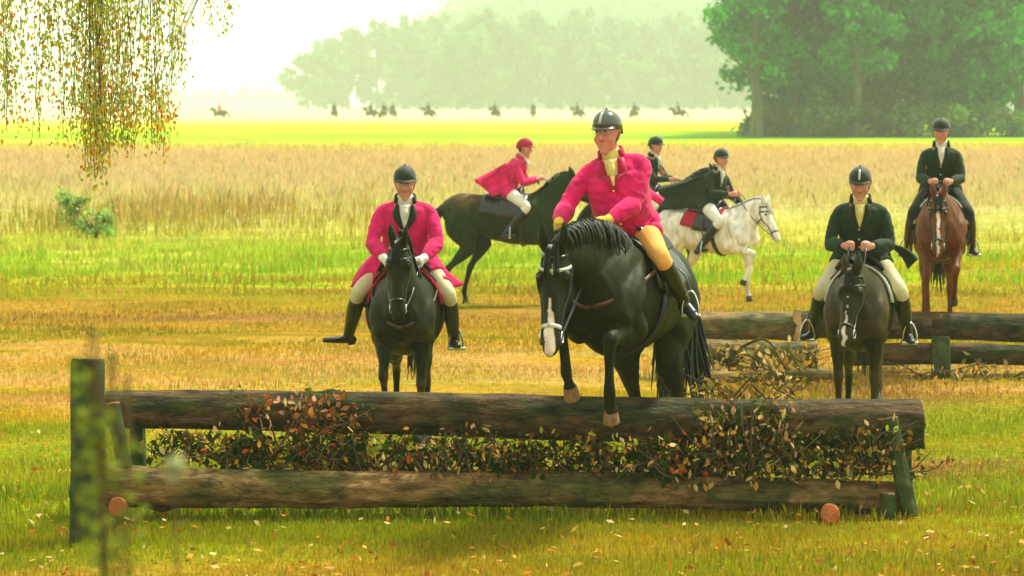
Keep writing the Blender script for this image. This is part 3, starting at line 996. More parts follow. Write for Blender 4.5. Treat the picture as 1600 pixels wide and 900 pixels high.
SOIL = [(4.1, 27.0, 1.2, 1.4), (-.6, 21.6, 1.5, .8), (3.2, 21.4, 1.2, .7), (1.1, 20.6, 1.0, .5), (-3.4, 36.5, 5.0, .8)]      # ground trodden by hooves: x, y, size
def make_ground():
    m = bpy.data.materials.new("meadow")
    m.use_nodes = True
    n, l = m.node_tree.nodes, m.node_tree.links
    b = n["Principled BSDF"]
    b.inputs['Roughness'].default_value = 1.0
    b.inputs['Specular IOR Level'].default_value = 0.05
    geo = n.new("ShaderNodeNewGeometry")
    sep = n.new("ShaderNodeSeparateXYZ")
    l.new(geo.outputs['Position'], sep.inputs[0])
    def M(op, a, b_=None, c=None):
        q = n.new("ShaderNodeMath"); q.operation = op
        for i, v in enumerate((a, b_, c)):
            if v is None: continue
            if isinstance(v, (int, float)): q.inputs[i].default_value = v
            else: l.new(v, q.inputs[i])
        return q.outputs[0]
    def noise(scale, sx=1.0, detail=5):
        mp = n.new("ShaderNodeMapping")
        mp.inputs[3].default_value = (sx, 1, 1)
        l.new(geo.outputs['Position'], mp.inputs[0])
        z = n.new("ShaderNodeTexNoise")
        z.inputs['Scale'].default_value = scale
        z.inputs['Detail'].default_value = detail
        l.new(mp.outputs[0], z.inputs[0])
        return z.outputs[0]
    inv = M('DIVIDE', CZ * FPX, M('MAXIMUM', sep.outputs[1], 10.0))      # strips of cover lie across the meadow
    big, mid, fine = noise(0.12, .5), noise(0.9, .45), noise(9.0, .8, 8)
    warp = M('MULTIPLY', M('SUBTRACT', big, .5), M('MULTIPLY', inv, 0.75))
    warp2 = M('MULTIPLY', M('SUBTRACT', mid, .5), M('MULTIPLY', inv, 0.5))
    row = M('ADD', M('ADD', inv, warp), warp2)
    u = M('DIVIDE', row, 840.0)
    ramps = []
    for lo, hi in ((0, 15), (14, 28)):
        pass
    cr = n.new("ShaderNodeValToRGB")
    el = cr.color_ramp.elements
    sub = STOPS
    el[0].position = (sub[0][0] - HORY) / 840.0
    el[0].color = (*[c * GK for c in lin(*sub[0][1])], 1)
    el[1].position = 1.0
    el[1].color = (*[c * GK for c in lin(*sub[-1][1])], 1)
    for s in sub[1:-1]:
        e = el.new((s[0] - HORY) / 840.0)
        e.color = (*[c * GK for c in lin(*s[1])], 1)
    l.new(u, cr.inputs[0])
    # patches of dry straw and fresh green of their own outline
    mr = n.new("ShaderNodeMapRange")
    mr.inputs[1].default_value, mr.inputs[2].default_value = .50, .66
    l.new(mid, mr.inputs[0])
    mx = n.new("ShaderNodeMix"); mx.data_type = 'RGBA'
    fac = M('MULTIPLY', mr.outputs[0], M('MULTIPLY', M('GREATER_THAN', inv, 90.0), .40))
    l.new(fac, mx.inputs[0])
    l.new(cr.outputs[0], mx.inputs[6])
    mx.inputs[7].default_value = (*[c * GK for c in lin(180, 140, 56)], 1)
    pn = noise(0.55, .35, 6)
    m3 = n.new("ShaderNodeMapRange")
    m3.inputs[1].default_value, m3.inputs[2].default_value = .54, .68
    l.new(pn, m3.inputs[0])
    mx2 = n.new("ShaderNodeMix"); mx2.data_type = 'RGBA'
    l.new(M('MULTIPLY', m3.outputs[0], M('MULTIPLY', M('GREATER_THAN', inv, 150.0), .55)), mx2.inputs[0])
    l.new(mx.outputs[2], mx2.inputs[6])
    mx2.inputs[7].default_value = (*[c * GK for c in lin(150, 168, 30)], 1)
    mx = mx2
    def gauss(cx, cy, sx, sy):
        dx = M('DIVIDE', M('SUBTRACT', sep.outputs[0], cx), sx)
        dy = M('DIVIDE', M('SUBTRACT', sep.outputs[1], cy), sy)
        return M('EXPONENT', M('MULTIPLY', M('ADD', M('MULTIPLY', dx, dx), M('MULTIPLY', dy, dy)), -1.0))
    so = gauss(*SOIL[0])
    for q_ in SOIL[1:]:
        so = M('ADD', so, gauss(*q_))
    so = M('MULTIPLY', M('MINIMUM', so, 1.0), M('MULTIPLY', mid, 1.5))
    mx3 = n.new("ShaderNodeMix"); mx3.data_type = 'RGBA'
    l.new(M('MINIMUM', so, .85), mx3.inputs[0])
    l.new(mx.outputs[2], mx3.inputs[6])
    mx3.inputs[7].default_value = (*[c * GK for c in lin(176, 128, 70)], 1)
    mx = mx3
    mul = n.new("ShaderNodeMix"); mul.data_type = 'RGBA'; mul.blend_type = 'MULTIPLY'; mul.inputs[0].default_value = 1
    r2 = n.new("ShaderNodeMapRange")
    r2.inputs[1].default_value, r2.inputs[2].default_value, r2.inputs[3].default_value, r2.inputs[4].default_value = .3, .7, .68, 1.25
    l.new(fine, r2.inputs[0])
    l.new(mx.outputs[2], mul.inputs[6]); l.new(r2.outputs[0], mul.inputs[7])
    th = n.new("ShaderNodeMix"); th.data_type = 'RGBA'; th.blend_type = 'MULTIPLY'      # near meadow colour darkened to stand for the shade between grass blades
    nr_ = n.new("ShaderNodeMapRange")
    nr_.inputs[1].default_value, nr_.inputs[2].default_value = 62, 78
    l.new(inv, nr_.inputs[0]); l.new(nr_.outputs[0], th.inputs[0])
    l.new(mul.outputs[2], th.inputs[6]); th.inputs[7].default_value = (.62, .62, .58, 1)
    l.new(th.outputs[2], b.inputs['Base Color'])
    bp = n.new("ShaderNodeBump"); bp.inputs['Strength'].default_value = .5; bp.inputs['Distance'].default_value = .05
    l.new(fine, bp.inputs['Height']); l.new(bp.outputs[0], b.inputs['Normal'])
    # sheet: fine near, coarse far
    ys = list(np.linspace(8, 60, 80)) + list(np.geomspace(62, 4200, 60))
    ys = [-60, -20, 0] + ys
    vs_, fs = [], []
    nx = 60
    for y in ys:
        half = 60 + abs(y) * .9
        for i in range(nx + 1):
            x = (i / nx * 2 - 1) * half
            z = 0.0
            if 8 < y < 80 and abs(x) < 40:
                z = .02 * math.sin(x * 1.3 + y * .7) + .015 * math.sin(y * 1.9 - x * .6) - .02
            vs_.append((x, y, z))
    for r in range(len(ys) - 1):
        for i in range(nx):
            a = r * (nx + 1) + i
            fs.append((a, a + 1, a + nx + 2, a + nx + 1))
    o = link('ground', mesh_np('ground', vs_, fs), None, m)
    tag(o, kind='structure')
make_ground()

def grass(name, label, n, y0, y1, hmin, hmax, w, xpad=1.45, tint=(1, 1, 1), spread=.22, clump=0.0, mask=None, lean=.5, xr=None, rowshift=0.0, col=None):
    u = RNG.random(n)
    y = 1 / ((1 - u) / y0 + u / y1) if y1 / y0 > 1.6 else y0 + (y1 - y0) * u
    half = y * 0.2 * xpad
    edge = (y - y0) / max(.6, .16 * (y1 - y0))
    x = (RNG.random(n) * 2 - 1) * half if xr is None else xr[0] + (xr[1] - xr[0]) * RNG.random(n)
    p = np.stack([x, y, np.zeros(n)], 1)
    keep = edge + .6 * wob(p * np.array((.5, 1, 1)), 1.1, 7.0) > RNG.random(n) * (1 if y0 > 20 else 0)
    p = p[keep]
    n = len(p)
    if clump:
        keep = (wob(p, clump, 2.0) + RNG.random(n) * .9) > .25
        p = p[keep]
    if mask is not None:
        p = p[mask(p)]
    n = len(p)
    x, y = p[:, 0], p[:, 1]
    h = (hmin + (hmax - hmin) * RNG.random(n) ** 1.5) * (1 + .45 * wob(p, .9, 5.0)).clip(.35, 2)
    ang = RNG.random(n) * 2 * PI
    dx, dy = np.cos(ang) * w / 2, np.sin(ang) * w / 2
    la = RNG.random(n) * 2 * PI
    lx, ly = np.cos(la) * h * lean * RNG.random(n), np.sin(la) * h * lean * RNG.random(n)
    z0 = -.03
    v = np.zeros((n, 4, 3), dtype=np.float32)
    v[:, 0] = np.stack([x - dx, y - dy, np.full(n, z0)], 1)
    v[:, 1] = np.stack([x + dx, y + dy, np.full(n, z0)], 1)
    v[:, 2] = np.stack([x + lx * .45 + dx * .6, y + ly * .45 + dy * .6, h * .62], 1)
    v[:, 3] = np.stack([x + lx, y + ly, h * .95], 1)
    row = CZ * FPX / y * (1 + .13 * wob(p * np.array((.6, 1, 1)), .45, 1.0) + .07 * wob(p * np.array((.5, 1, 1)), 1.7, 4.0)) + HORY + rowshift
    c = (cover(row) if col is None else np.tile(np.array(col), (n, 1))) * GK * np.array(tint)
    c = c * (1 + spread * (RNG.random((n, 1)) * 2 - 1)) * (1 + .12 * (RNG.random((n, 3)) * 2 - 1))
    so = sum(np.exp(-((x - q[0]) / q[2]) ** 2 - ((y - q[1]) / q[3]) ** 2) for q in SOIL).clip(0, 1)[:, None]
    c = np.where((RNG.random((n, 1)) < so * .8) & (y[:, None] < 45), np.array(lin(176, 130, 66)) * GK * (.7 + .5 * RNG.random((n, 1))), c)
    g2 = (so < .3) & (wob(p * np.array((.5, 1, 1)), 1.9, 3.0)[:, None] > .25) & (RNG.random((n, 1)) < .6) & (y[:, None] < 62) if col is None else np.zeros((n, 1), dtype=bool)
    c = np.where(g2, c * .35 + np.array(lin(150, 172, 24)) * .65 * GK, c)
    dry = (RNG.random((n, 1)) < .18)
    c = np.where(dry, c * .5 + np.array(lin(204, 172, 74)) * .5 * GK, c)
    # quads: 0,1,2,3
    me = mesh_fast(name, v.reshape(-1, 3), 4, c.clip(0, 1))
    o = link(name, me, None, M_GRASS)
    tag(o, label, 'grass', kind='stuff')
    return o
grass('grass', 'short olive grass growing in front of the near log obstacle', 115000, 13.0, 18.4, .012, .06, .007, spread=.28)
grass('grass', 'short straw coloured grass around the front log obstacle', 115000, 17.6, 27, .008, .035, .010, spread=.2)
grass('grass', 'mown yellowish grass between the two log obstacles', 90000, 26, 46, .012, .05, .018, spread=.2)
grass('grass', 'rough green grass and weeds on the meadow behind the riders', 85000, 40, 78, .04, .24, .03, clump=1.3, spread=.2)
grass('grass', 'tall pale dry grass covering the heath behind the riders', 115000, 74, 185, .2, .5, .07, spread=.07, lean=.5)
grass('grass', 'fresh green tufts growing under the near log obstacle', 14000, 18.5, 19.9, .03, .13, .010, spread=.4, tint=(.8, 1.0, .8), clump=3.0)
grass('tall_weeds', 'tall reddish brown weeds standing at the edge of the dry grass', 1000, 64, 78, .2, .8, .05, xr=(-10.8, -6.6), col=lin(206, 168, 96), lean=.35, clump=1.1)['category'] = 'weeds'
grass('tall_weeds', 'thin scattered weeds with yellow tops left of the pink coated rider', 2600, 58, 72, .2, .75, .04, xr=(-13.5, -3.0), col=lin(190, 170, 60), lean=.25, clump=.8)['category'] = 'weeds'
# grass stalks standing in front of the lower log

def fallen():
    n = 1500
    y = 14.5 + 9 * RNG.random(n) ** 1.3
    x = (RNG.random(n) * 2 - 1) * y * .22
    c = np.stack([x, y, .01 + .05 * RNG.random(n)], 1)
    d = RNG.normal(size=(n, 3)) * np.array((1, 1, .35)); d /= np.linalg.norm(d, axis=1, keepdims=True)
    q = np.cross(d, np.tile(np.array((0, 0, 1.0)), (n, 1)) + RNG.normal(size=(n, 3)) * .5); q /= np.linalg.norm(q, axis=1, keepdims=True)
    s_ = (.018 + .022 * RNG.random((n, 1)))
    v = np.stack([c, c + d * s_ + q * s_ * .5, c + d * s_ * 2, c + d * s_ - q * s_ * .5], 1).reshape(-1, 3)
    pal = np.array([lin(196, 120, 40), lin(206, 160, 70), lin(150, 84, 30), lin(220, 190, 120)])
    o = link('fallen_leaves', mesh_fast('fallen_leaves', v, 4, pal[RNG.integers(0, 4, n)]), None, MATS['grass_blade'])
    tag(o, 'small brown and yellow fallen leaves scattered on the grass round the near jump', 'leaves', kind='stuff')
fallen()

# ------------------------------------------------------------------ foliage
def leaf_cloud(centres, radii, per, size, base, var=.5, squash=1.0, up=.25, quad=True):
    """Leaf quads spread through clumps. Returns verts (n*4,3), colors."""
    V_, C_ = [], []
    for c, r in zip(centres, radii):
        d = RNG.normal(size=(per, 3))
        d /= np.linalg.norm(d, axis=1, keepdims=True)
        rr = r * (RNG.random((per, 1)) ** .6) * (1 + .25 * RNG.normal(size=(per, 1)))
        p = np.array(c) + d * rr * np.array((1, 1, squash))
        nrm = d * .6 + RNG.normal(size=(per, 3)) * .6 + np.array((0, 0, up))
        nrm /= np.linalg.norm(nrm, axis=1, keepdims=True)
        a = np.cross(nrm, RNG.normal(size=(per, 3)))
        a /= np.linalg.norm(a, axis=1, keepdims=True)
        b = np.cross(nrm, a)
        s = size * (.55 + .9 * RNG.random((per, 1)))
        q = np.stack([p - a * s, p - b * s * .55, p + a * s, p + b * s * .55], 1)
        V_.append(q.reshape(-1, 3))
        tone = 1 + var * (RNG.random() * 2 - 1)
        cc = np.array(base) * tone * (1 + .3 * (RNG.random((per, 1)) * 2 - 1)) * (1 + .12 * (RNG.random((per, 3)) * 2 - 1))
        C_.append(cc)
    return np.vstack(V_), np.vstack(C_).clip(0, 1)

def tree_parts(H, R, leaf, base, n_cl, per, trunk_r, low=.12, limbs=8, seed=1, ell=1.0):
    """Meshes of a broadleaf tree: trunk, limbs, crown (centre on origin)."""
    rr = random.Random(seed)
    cs, rs = [], []
    for i in range(n_cl):
        for _ in range(50):
            u = V(rr.uniform(-1, 1), rr.uniform(-1, 1), rr.uniform(-1, 1))
            L = np.linalg.norm(u)
            if .35 < L < 1: break
        z = low * H + (H - low * H) * (u[2] * .5 + .5)
        shrink = 1 - .25 * max(0, u[2]) - .1 * max(0, -u[2])
        cs.append(V(u[0] * R * shrink, u[1] * R * shrink, z))
        rs.append(R * rr.uniform(.12, .30))
    v, c = leaf_cloud(cs, rs, per, leaf, base, squash=.75)
    crown = mesh_fast('crown', v, 4, c)
    b = Bag()
    b.tube([(0, 0, -.3), (.02 * R, 0, H * .12), (-.02 * R, .02 * R, H * .4), (0, 0, H * .8)], [trunk_r * 1.35, trunk_r, trunk_r * .75, trunk_r * .2], seg=10, sub=4)
    tr = mesh_np('trunk', b.v, b.f)
    lm = []
    for i in range(limbs):
        t = rr.uniform(.12, .6)
        tgt = cs[rr.randrange(len(cs))]
        b = Bag()
        p0 = V(0, 0, H * t)
        b.tube([p0, p0 * .5 + tgt * .5 + V(0, 0, -.04 * H), tgt], [trunk_r * .35, trunk_r * .2, trunk_r * .06], seg=7, sub=3)
        lm.append(mesh_np('limb', b.v, b.f))
    return tr, lm, crown

def place_tree(parts, loc, rz, label, group=None, sc=(1, 1, 1), name='tree', leafmat=None):
    r = empty(name, loc, rz)
    r.scale = sc
    tag(r, label, 'tree', group)
    link('trunk', parts[0], r, M_TRUNK)
    for lm in parts[1]:
        link('limb', lm, r, M_TRUNK)
    link('crown', parts[2], r, leafmat or M_LEAF)
    return r

# right-hand wood: big dark broadleaf trees at about 235 m
DARK = lin(58, 156, 22)
big = [tree_parts(23, 7.5, .34, DARK, 170, 190, .5, low=.06, seed=s) for s in (3, 8, 14)]
spots = [(1240, 232, .95, 1.0, 'tall edge tree of the right wood behind the left pale trunk', 0), (1295, 246, 1.0, 1.05, 'dark green broadleaf tree second from the left edge of the right wood', 1),
         (1337, 236, .95, 1.1, 'broad green tree behind the dark coated rider with a straight pale trunk', 2), (1425, 244, 1.0, 1.1, 'dense green tree above the rider at the far right', 0),
         (1510, 232, 1.0, 1.15, 'dense green tree to the right of the far right rider', 1), (1590, 240, 1.0, 1.2, 'last dark green tree at the right end of the wood', 2),
         (1300, 262, 1.0, 1.15, 'tree standing in the second row behind the left end of the right wood', 2), (1310, 275, 1.1, 1.2, 'tree standing in the third row between the two pale trunks', 0), (1460, 272, 1.1, 1.25, 'tree standing in the third row above the far right rider', 2), (1380, 268, 1.0, 1.25, 'tree standing in the second row behind the middle of the right wood', 1), (1540, 266, 1.0, 1.25, 'tree standing in the second row behind the right end of the wood', 0)]
for i, (px, D, sxy, sz, lb, k) in enumerate(spots):
    p = at(px, 200, D)
    place_tree(big[k], (p[0], D, 0), i * 1.3, lb, 'trees of the wood on the right', (sxy, sxy, sz))
pale_trunk = mat('pale_tree_bark', (.10, .115, .05), rough=.9, var=.4, scale=2, stretch=(2, 2, .4))
for px, D, sd_, tr_, lb in ((1180, 221, 41, .5, 'thin leaved tree with a pale thick trunk at the left end of the right wood'), (1337, 223, 42, .34, 'thin leaved tree with a straight pale trunk behind the rider with the lowered horse')):
    pt = tree_parts(22, 4.4, .32, DARK, 46, 190, tr_, low=.2, limbs=10, seed=sd_)
    t_ = place_tree(pt, (gx(px, D), D, 0), 0, lb, 'pale trunked trees at the wood edge')
    for ch in t_.children:
        if ch.name.startswith(('trunk', 'limb')):
            ch.data.materials[0] = pale_trunk
# undergrowth along the wood edge
for px, D, w, lb in ((1215, 226, 3.2, 'low dark bush under the left end of the right wood'), (1290, 224, 4, 'low dark bush between the two pale trunks'), (1440, 222, 4.6, 'rounded olive bush under the wood beside the far right rider'), (1545, 224, 5, 'rounded olive bush under the right end of the wood'), (1370, 228, 4, 'low olive bush right of the straight pale trunk')):
    cs = [V(RNG.uniform(-w, w), RNG.uniform(-1.5, 1.5), RNG.uniform(.3, 2.2)) for _ in range(22)]
    v, c = leaf_cloud(cs, [RNG.uniform(.7, 1.5) for _ in cs], 130, .26, lin(88, 128, 34))
    o = link('bush', mesh_fast('bush', v, 4, c), None, M_LEAF)
    o.location = (gx(px, D), D, 0)
    tag(o, lb, 'bush', 'bushes under the wood edge')

# hazy tree line far behind
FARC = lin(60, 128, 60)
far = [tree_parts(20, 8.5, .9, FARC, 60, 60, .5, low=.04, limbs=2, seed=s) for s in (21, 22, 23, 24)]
fx = [(482, 1110, 1.3, 1.22), (510, 1095, 1.4, 1.55), (545, 1110, 1.55, 1.78), (590, 1114, 1.63, 1.92), (635, 1110, 1.63, 2.03)]
words_ = ['leftmost', 'second', 'third', 'fourth', 'fifth']
for i, (px, D, s, h) in enumerate(fx):
    place_tree(far[i % 4], (gx(px, D), D, 0), i * 2.1, words_[i] + ' tree from the left end of the hazy far tree line', 'hazy trees at the left end of the far tree line', (s, s, h))
for i in range(20):
    px = 660 + i * 28 + RNG.uniform(-8, 8)
    D = 1050 + RNG.uniform(-45, 65)
    h = 1.55 + .52 * math.sin(i * 1.9) ** 2
    place_tree(far[(i * 3) % 4], (gx(px, D), D, 0), i * 1.7, 'pale hazy tree in the middle of the far tree line', 'hazy trees along the middle of the far tree line', (1.55, 1.55, h))
# wooded hill rising behind them
cs, rs = [], []
for i in range(1100):
    u, v_ = RNG.random(), RNG.random()
    x = -63 + 474 * u
    y = 1243 + 592 * v_
    ridge = 95 * min(1, max(0, (x + 87) / 84)) ** .7 * (.30 + .7 * v_)
    cs.append(V(x, y, ridge * RNG.uniform(.86, 1.0) + 10 * RNG.random()))
    rs.append(RNG.uniform(9, 16))
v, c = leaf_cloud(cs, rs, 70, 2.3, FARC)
o = link('hillside_forest', mesh_fast('hillside_forest', v, 4, c), None, M_LEAF)
tag(o, 'pale hazy forest covering the hill behind the far tree line', 'forest', kind='stuff')
hv, hf = [], []
for j in range(13):
    for i in range(31):
        x = -154 + 616 * i / 30
        y = 1214 + 666 * j / 12
        vv = j / 12
        hv.append((x, y, max(-1, 81 * min(1, max(0, (x + 87) / 84)) ** .7 * min(1, vv * 1.15) * (.30 + .7 * vv) - 3)))
for j in range(12):
    for i in range(30):
        a = j * 31 + i
        hf.append((a, a + 1, a + 32, a + 31))
tag(link('hill', mesh_np('hill', hv, hf), None, mat('hill_soil', (.06, .09, .03))), kind='structure')
# far faint line of trees to the left
cs = [V(gx(px, 2600) + RNG.uniform(-4, 4), 2600 + RNG.uniform(-40, 40), RNG.uniform(3, 12)) for px in range(-40, 470, 9)]
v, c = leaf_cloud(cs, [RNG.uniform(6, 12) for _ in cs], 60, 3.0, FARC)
o = link('far_treeline', mesh_fast('far_treeline', v, 4, c), None, M_LEAF)
tag(o, 'very faint low band of far trees behind the bright field on the left', 'forest', kind='stuff')

# bushes at the left edge of the meadow
for px, D, H, w, lb in ((116, 62, .8, .4, 'grey green bush at the left edge of the dry grass'), (150, 58, .6, .6, 'small low green bush in the grass near the left edge')):
    cs = [V(RNG.uniform(-w, w) * .8, RNG.uniform(-w, w) * .6, RNG.uniform(.1, 1) * H) for _ in range(26)]
    v, c = leaf_cloud(cs, [RNG.uniform(.2, .5) * H * .6 for _ in cs], 34, .05, lin(150, 180, 90))
    r = empty('bush', (gx(px, D), D, 0))
    tag(r, lb, 'bush')
    link('foliage', mesh_fast('foliage', v, 4, c), r, M_LEAF)
    b = Bag()
    for k in range(9):
        a = k * .7
        b.tube([(0, 0, -.02), (math.cos(a) * w * .3, math.sin(a) * w * .2, H * .5), (math.cos(a) * w * .6, math.sin(a) * w * .4, H * .9)], [.02, .012, .005], seg=5, sub=2)
    b.build('stems', M_TWIG, r)

# hanging birch at the upper left
def birch():
    D0 = 19.5
    tx = gx(-140, 22)
    r = empty('birch_tree', (tx, 22, 0))
    tag(r, 'birch with long hanging sprays of yellowing leaves at the upper left', 'tree')
    L = lambda p: V(p) - V(tx, 22, 0)
    b = Bag()
    b.tube([(0, 0, -.2), (.1, .1, 2), (-.05, 0, 5), (.1, 0, 8.5)], [.2, .16, .12, .04], seg=14, sub=5)
    b.build('trunk', mat('birch_bark', (.55, .53, .42), var=.5, scale=5, stretch=(1, 1, 3), color2=(.12, .11, .08)), r)
    rr = random.Random(4)
    tips = [(140, -60), (190, -70), (235, -50), (285, -70), (345, -40), (60, -70), (10, -40), (165, -110), (110, -90), (215, -120), (262, -95), (310, -80), (35, -100), (85, -120), (150, -80), (200, -100), (330, -110)]
    tip_pts = []
    for px, py in tips:
        tip = at(px, py, 19.5 + rr.uniform(-.7, .7))
        tip_pts.append(L(tip) + V(0, 0, .15))
        b = Bag()
        b.tube([V(0, 0, 3.6 + rr.random() * 1.2), L(tip) * .5 + V(0, 0, 2.9), L(tip) + V(0, 0, .15)], [.05, .03, .01] if px < 250 else [.03, .010, .004], seg=7, sub=4)
        b.build('branch', M_TWIG, r)
    # sprays: (px, top row, bottom row, colour mix, density)
    lv, lc = [], []
    sb = Bag()
    def spray(px, y0, y1, D, autumn, dens=1.0, sway=10):
        nonlocal lv, lc
        n = max(4, int((y1 - y0) / 9))
        pts = []
        x = px
        for i in range(n + 1):
            x += rr.uniform(-1, 1) * 1.6
            pts.append(at(x + sway * math.sin(i * .25 + px) * .3, y0 + (y1 - y0) * i / n, D))
        top = L(pts[0])
        tipn = min(tip_pts, key=lambda q: np.linalg.norm(q - top))
        sb.tube([tipn, tipn * .5 + top * .5 + V(0, 0, .10), top], [.004, .0025, .0013], seg=4, sub=3)
        sb.tube([L(p) for p in pts], [.0013] * len(pts), seg=4, sub=1)
        for i, p in enumerate(pts):
            fr = i / n
            for _ in range(max(1, int(2.6 * dens * (1.15 - .3 * fr)))):
                q = L(p) + V(rr.gauss(0, .05), rr.gauss(0, .05), rr.gauss(-.01, .035))
                dr = unit(V(rr.gauss(0, .5), rr.gauss(0, .5), -1))
                sd = unit(np.cross(dr, V(rr.gauss(0, 1), rr.gauss(0, 1), rr.gauss(0, .3))))
                s = rr.uniform(.012, .026)
                lv.append([q, q + dr * s * .9 + sd * s * .6, q + dr * s * 2.1, q + dr * s * .9 - sd * s * .6])
                t = rr.random()
                a = autumn + (.15 * fr)
                g = V(lin(190, 196, 66)) if t > .4 else V(lin(150, 166, 76))
                o_ = V(lin(214, 158, 24)) if rr.random() < .85 else V(lin(206, 112, 50))
                lc.append(o_ if rr.random() < a else g)
    prof = [(124, 270), (150, 285), (175, 265), (195, 225), (215, 240), (235, 215), (255, 245), (262, 205), (275, 120), (290, 160), (300, 95), (322, 60), (345, 62), (365, 25)]
    px_ = [p[0] for p in prof]; py_ = [p[1] for p in prof]
    for i in range(85):
        px = rr.uniform(-30, 268) if rr.random() < .82 else rr.uniform(260, 372)
        bot = np.interp(px, px_, py_) if px > 124 else 250 - (124 - px) * .35
        bot *= rr.uniform(.35, 1.0) ** .6
        D = 19.5 + rr.uniform(-.8, .8)
        spray(px, rr.uniform(-120, -45), bot, D, .06 + (.35 if bot > 190 else 0) * rr.random(), .85)
    for i in range(20):                       # the long full column near the old picture edge
        spray(rr.gauss(148, 16), rr.uniform(-120, -45), rr.uniform(150, 280), 19.5 + rr.uniform(-.5, .5), .10, 1.15, 8)
    for i in range(46):                       # heavier orange ends
        px = rr.choice([rr.gauss(155, 12), rr.gauss(205, 20), rr.gauss(250, 9), rr.gauss(140, 9)])
        y0 = rr.uniform(135, 190)
        bot = min(np.interp(px, px_, py_), y0 + rr.uniform(40, 110))
        if bot > y0 + 15:
            spray(px, y0 - 20, bot, 19.5 + rr.uniform(-.5, .5), .30, 1.2, 6)
    sb.build('hanging_twigs', M_TWIG, r)['kind'] = 'stuff'
    o = link('leaves', mesh_fast('leaves', np.array(lv).reshape(-1, 3), 4, np.array(lc)), r, M_LEAF)
    o['kind'] = 'stuff'
birch()

# ------------------------------------------------------------------ logs
def make_log(name, label, a, b, r0, r1, m, ends=(M_CUTP, M_CUTP), knots=3, bend=.02, seed=1, cat='log', group=None, rough=.012):
    a, b = V(a), V(b)
    L = np.linalg.norm(b - a)
    d = unit(b - a)
    root = empty(name, (a + b) / 2)
    root.rotation_mode = 'QUATERNION'
    root.rotation_quaternion = Vector(d).to_track_quat('X', 'Z')
    tag(root, label, cat, group)
    rr = random.Random(seed)
    n, sg = max(24, int(L * 26)), 36
    vs_, fs = [], []
    xs = np.linspace(-L / 2, L / 2, n)
    kn = [(rr.uniform(-.42, .42) * L, rr.uniform(0, 2 * PI), rr.uniform(.03, .07)) for _ in range(knots)]
    for i, x in enumerate(xs):
        t = i / (n - 1)
        r = r0 + (r1 - r0) * t
        cy, cz = bend * math.sin(t * PI * 1.3 + seed), bend * .6 * math.sin(t * PI * 2 + seed * 2)
        for j in range(sg):
            th = 2 * PI * j / sg
            q = r * (1 + .03 * math.sin(2 * th + x * .8 + seed) + .02 * math.sin(5 * th + x * 2.1)) + rough * (math.sin(9 * th + 2 * math.sin(x * 3 + seed)) * .35 + .5 * math.sin(x * 7 + 4 * math.sin(th * 3)) * .5)
            for kx, kt, kr in kn:
                dd = math.hypot((x - kx), ((th - kt + PI) % (2 * PI) - PI) * r)
                q += kr * .55 * math.exp(-(dd / (kr * 1.1)) ** 2)
            if i in (0, n - 1): q *= .97
            vs_.append((x, cy + q * math.sin(th), cz + q * math.cos(th)))
    for i in range(n - 1):
        for j in range(sg):
            q = i * sg
            fs.append((q + j, q + sg + j, q + sg + (j + 1) % sg, q + (j + 1) % sg))
    link('bark', mesh_np('bark', vs_, fs), root, m)
    for e, (i, s) in enumerate(((0, -1), (n - 1, 1))):
        ring = [V(v) for v in vs_[i * sg:(i + 1) * sg]]
        c = sum(ring) / sg
        ev_, ef = [c + V(s * .008, 0, 0)], []
        for k, f in enumerate((.35, .7, .985)):
            ev_ += [c + (p - c) * f + V(s * (.010 + .003 * math.sin(k * 2 + q)), 0, 0) for q, p in enumerate(ring)]
        ev_ += [p - V(s * .004, 0, 0) for p in ring]
        for j in range(sg):
            ef.append((0, 1 + j, 1 + (j + 1) % sg))
            for k in range(3):
                q = 1 + k * sg
                ef.append((q + j, q + sg + j, q + sg + (j + 1) % sg, q + (j + 1) % sg))
        link('cut_end', mesh_np('cut_end', ev_, ef), root, ends[e])
    return root

# near obstacle
make_log('log', 'thick dark upper log of the near jump under the black horse', at(166, 639, 19.15), at(1438, 663, 19.15), .135, .195, M_BARK, (M_CUTP, M_CUTP), 4, .02, 3)
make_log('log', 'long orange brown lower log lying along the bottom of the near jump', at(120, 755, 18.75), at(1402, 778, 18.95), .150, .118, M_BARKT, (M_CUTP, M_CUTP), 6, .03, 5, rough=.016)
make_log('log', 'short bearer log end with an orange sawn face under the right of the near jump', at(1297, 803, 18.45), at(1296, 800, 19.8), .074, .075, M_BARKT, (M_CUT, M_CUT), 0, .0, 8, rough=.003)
make_log('log', 'short bearer log end with a red orange sawn face beside the left post', at(184, 792, 18.3), at(184, 790, 19.6), .07, .07, M_BARKT, (M_CUT, M_CUT), 0, .0, 9, rough=.003)

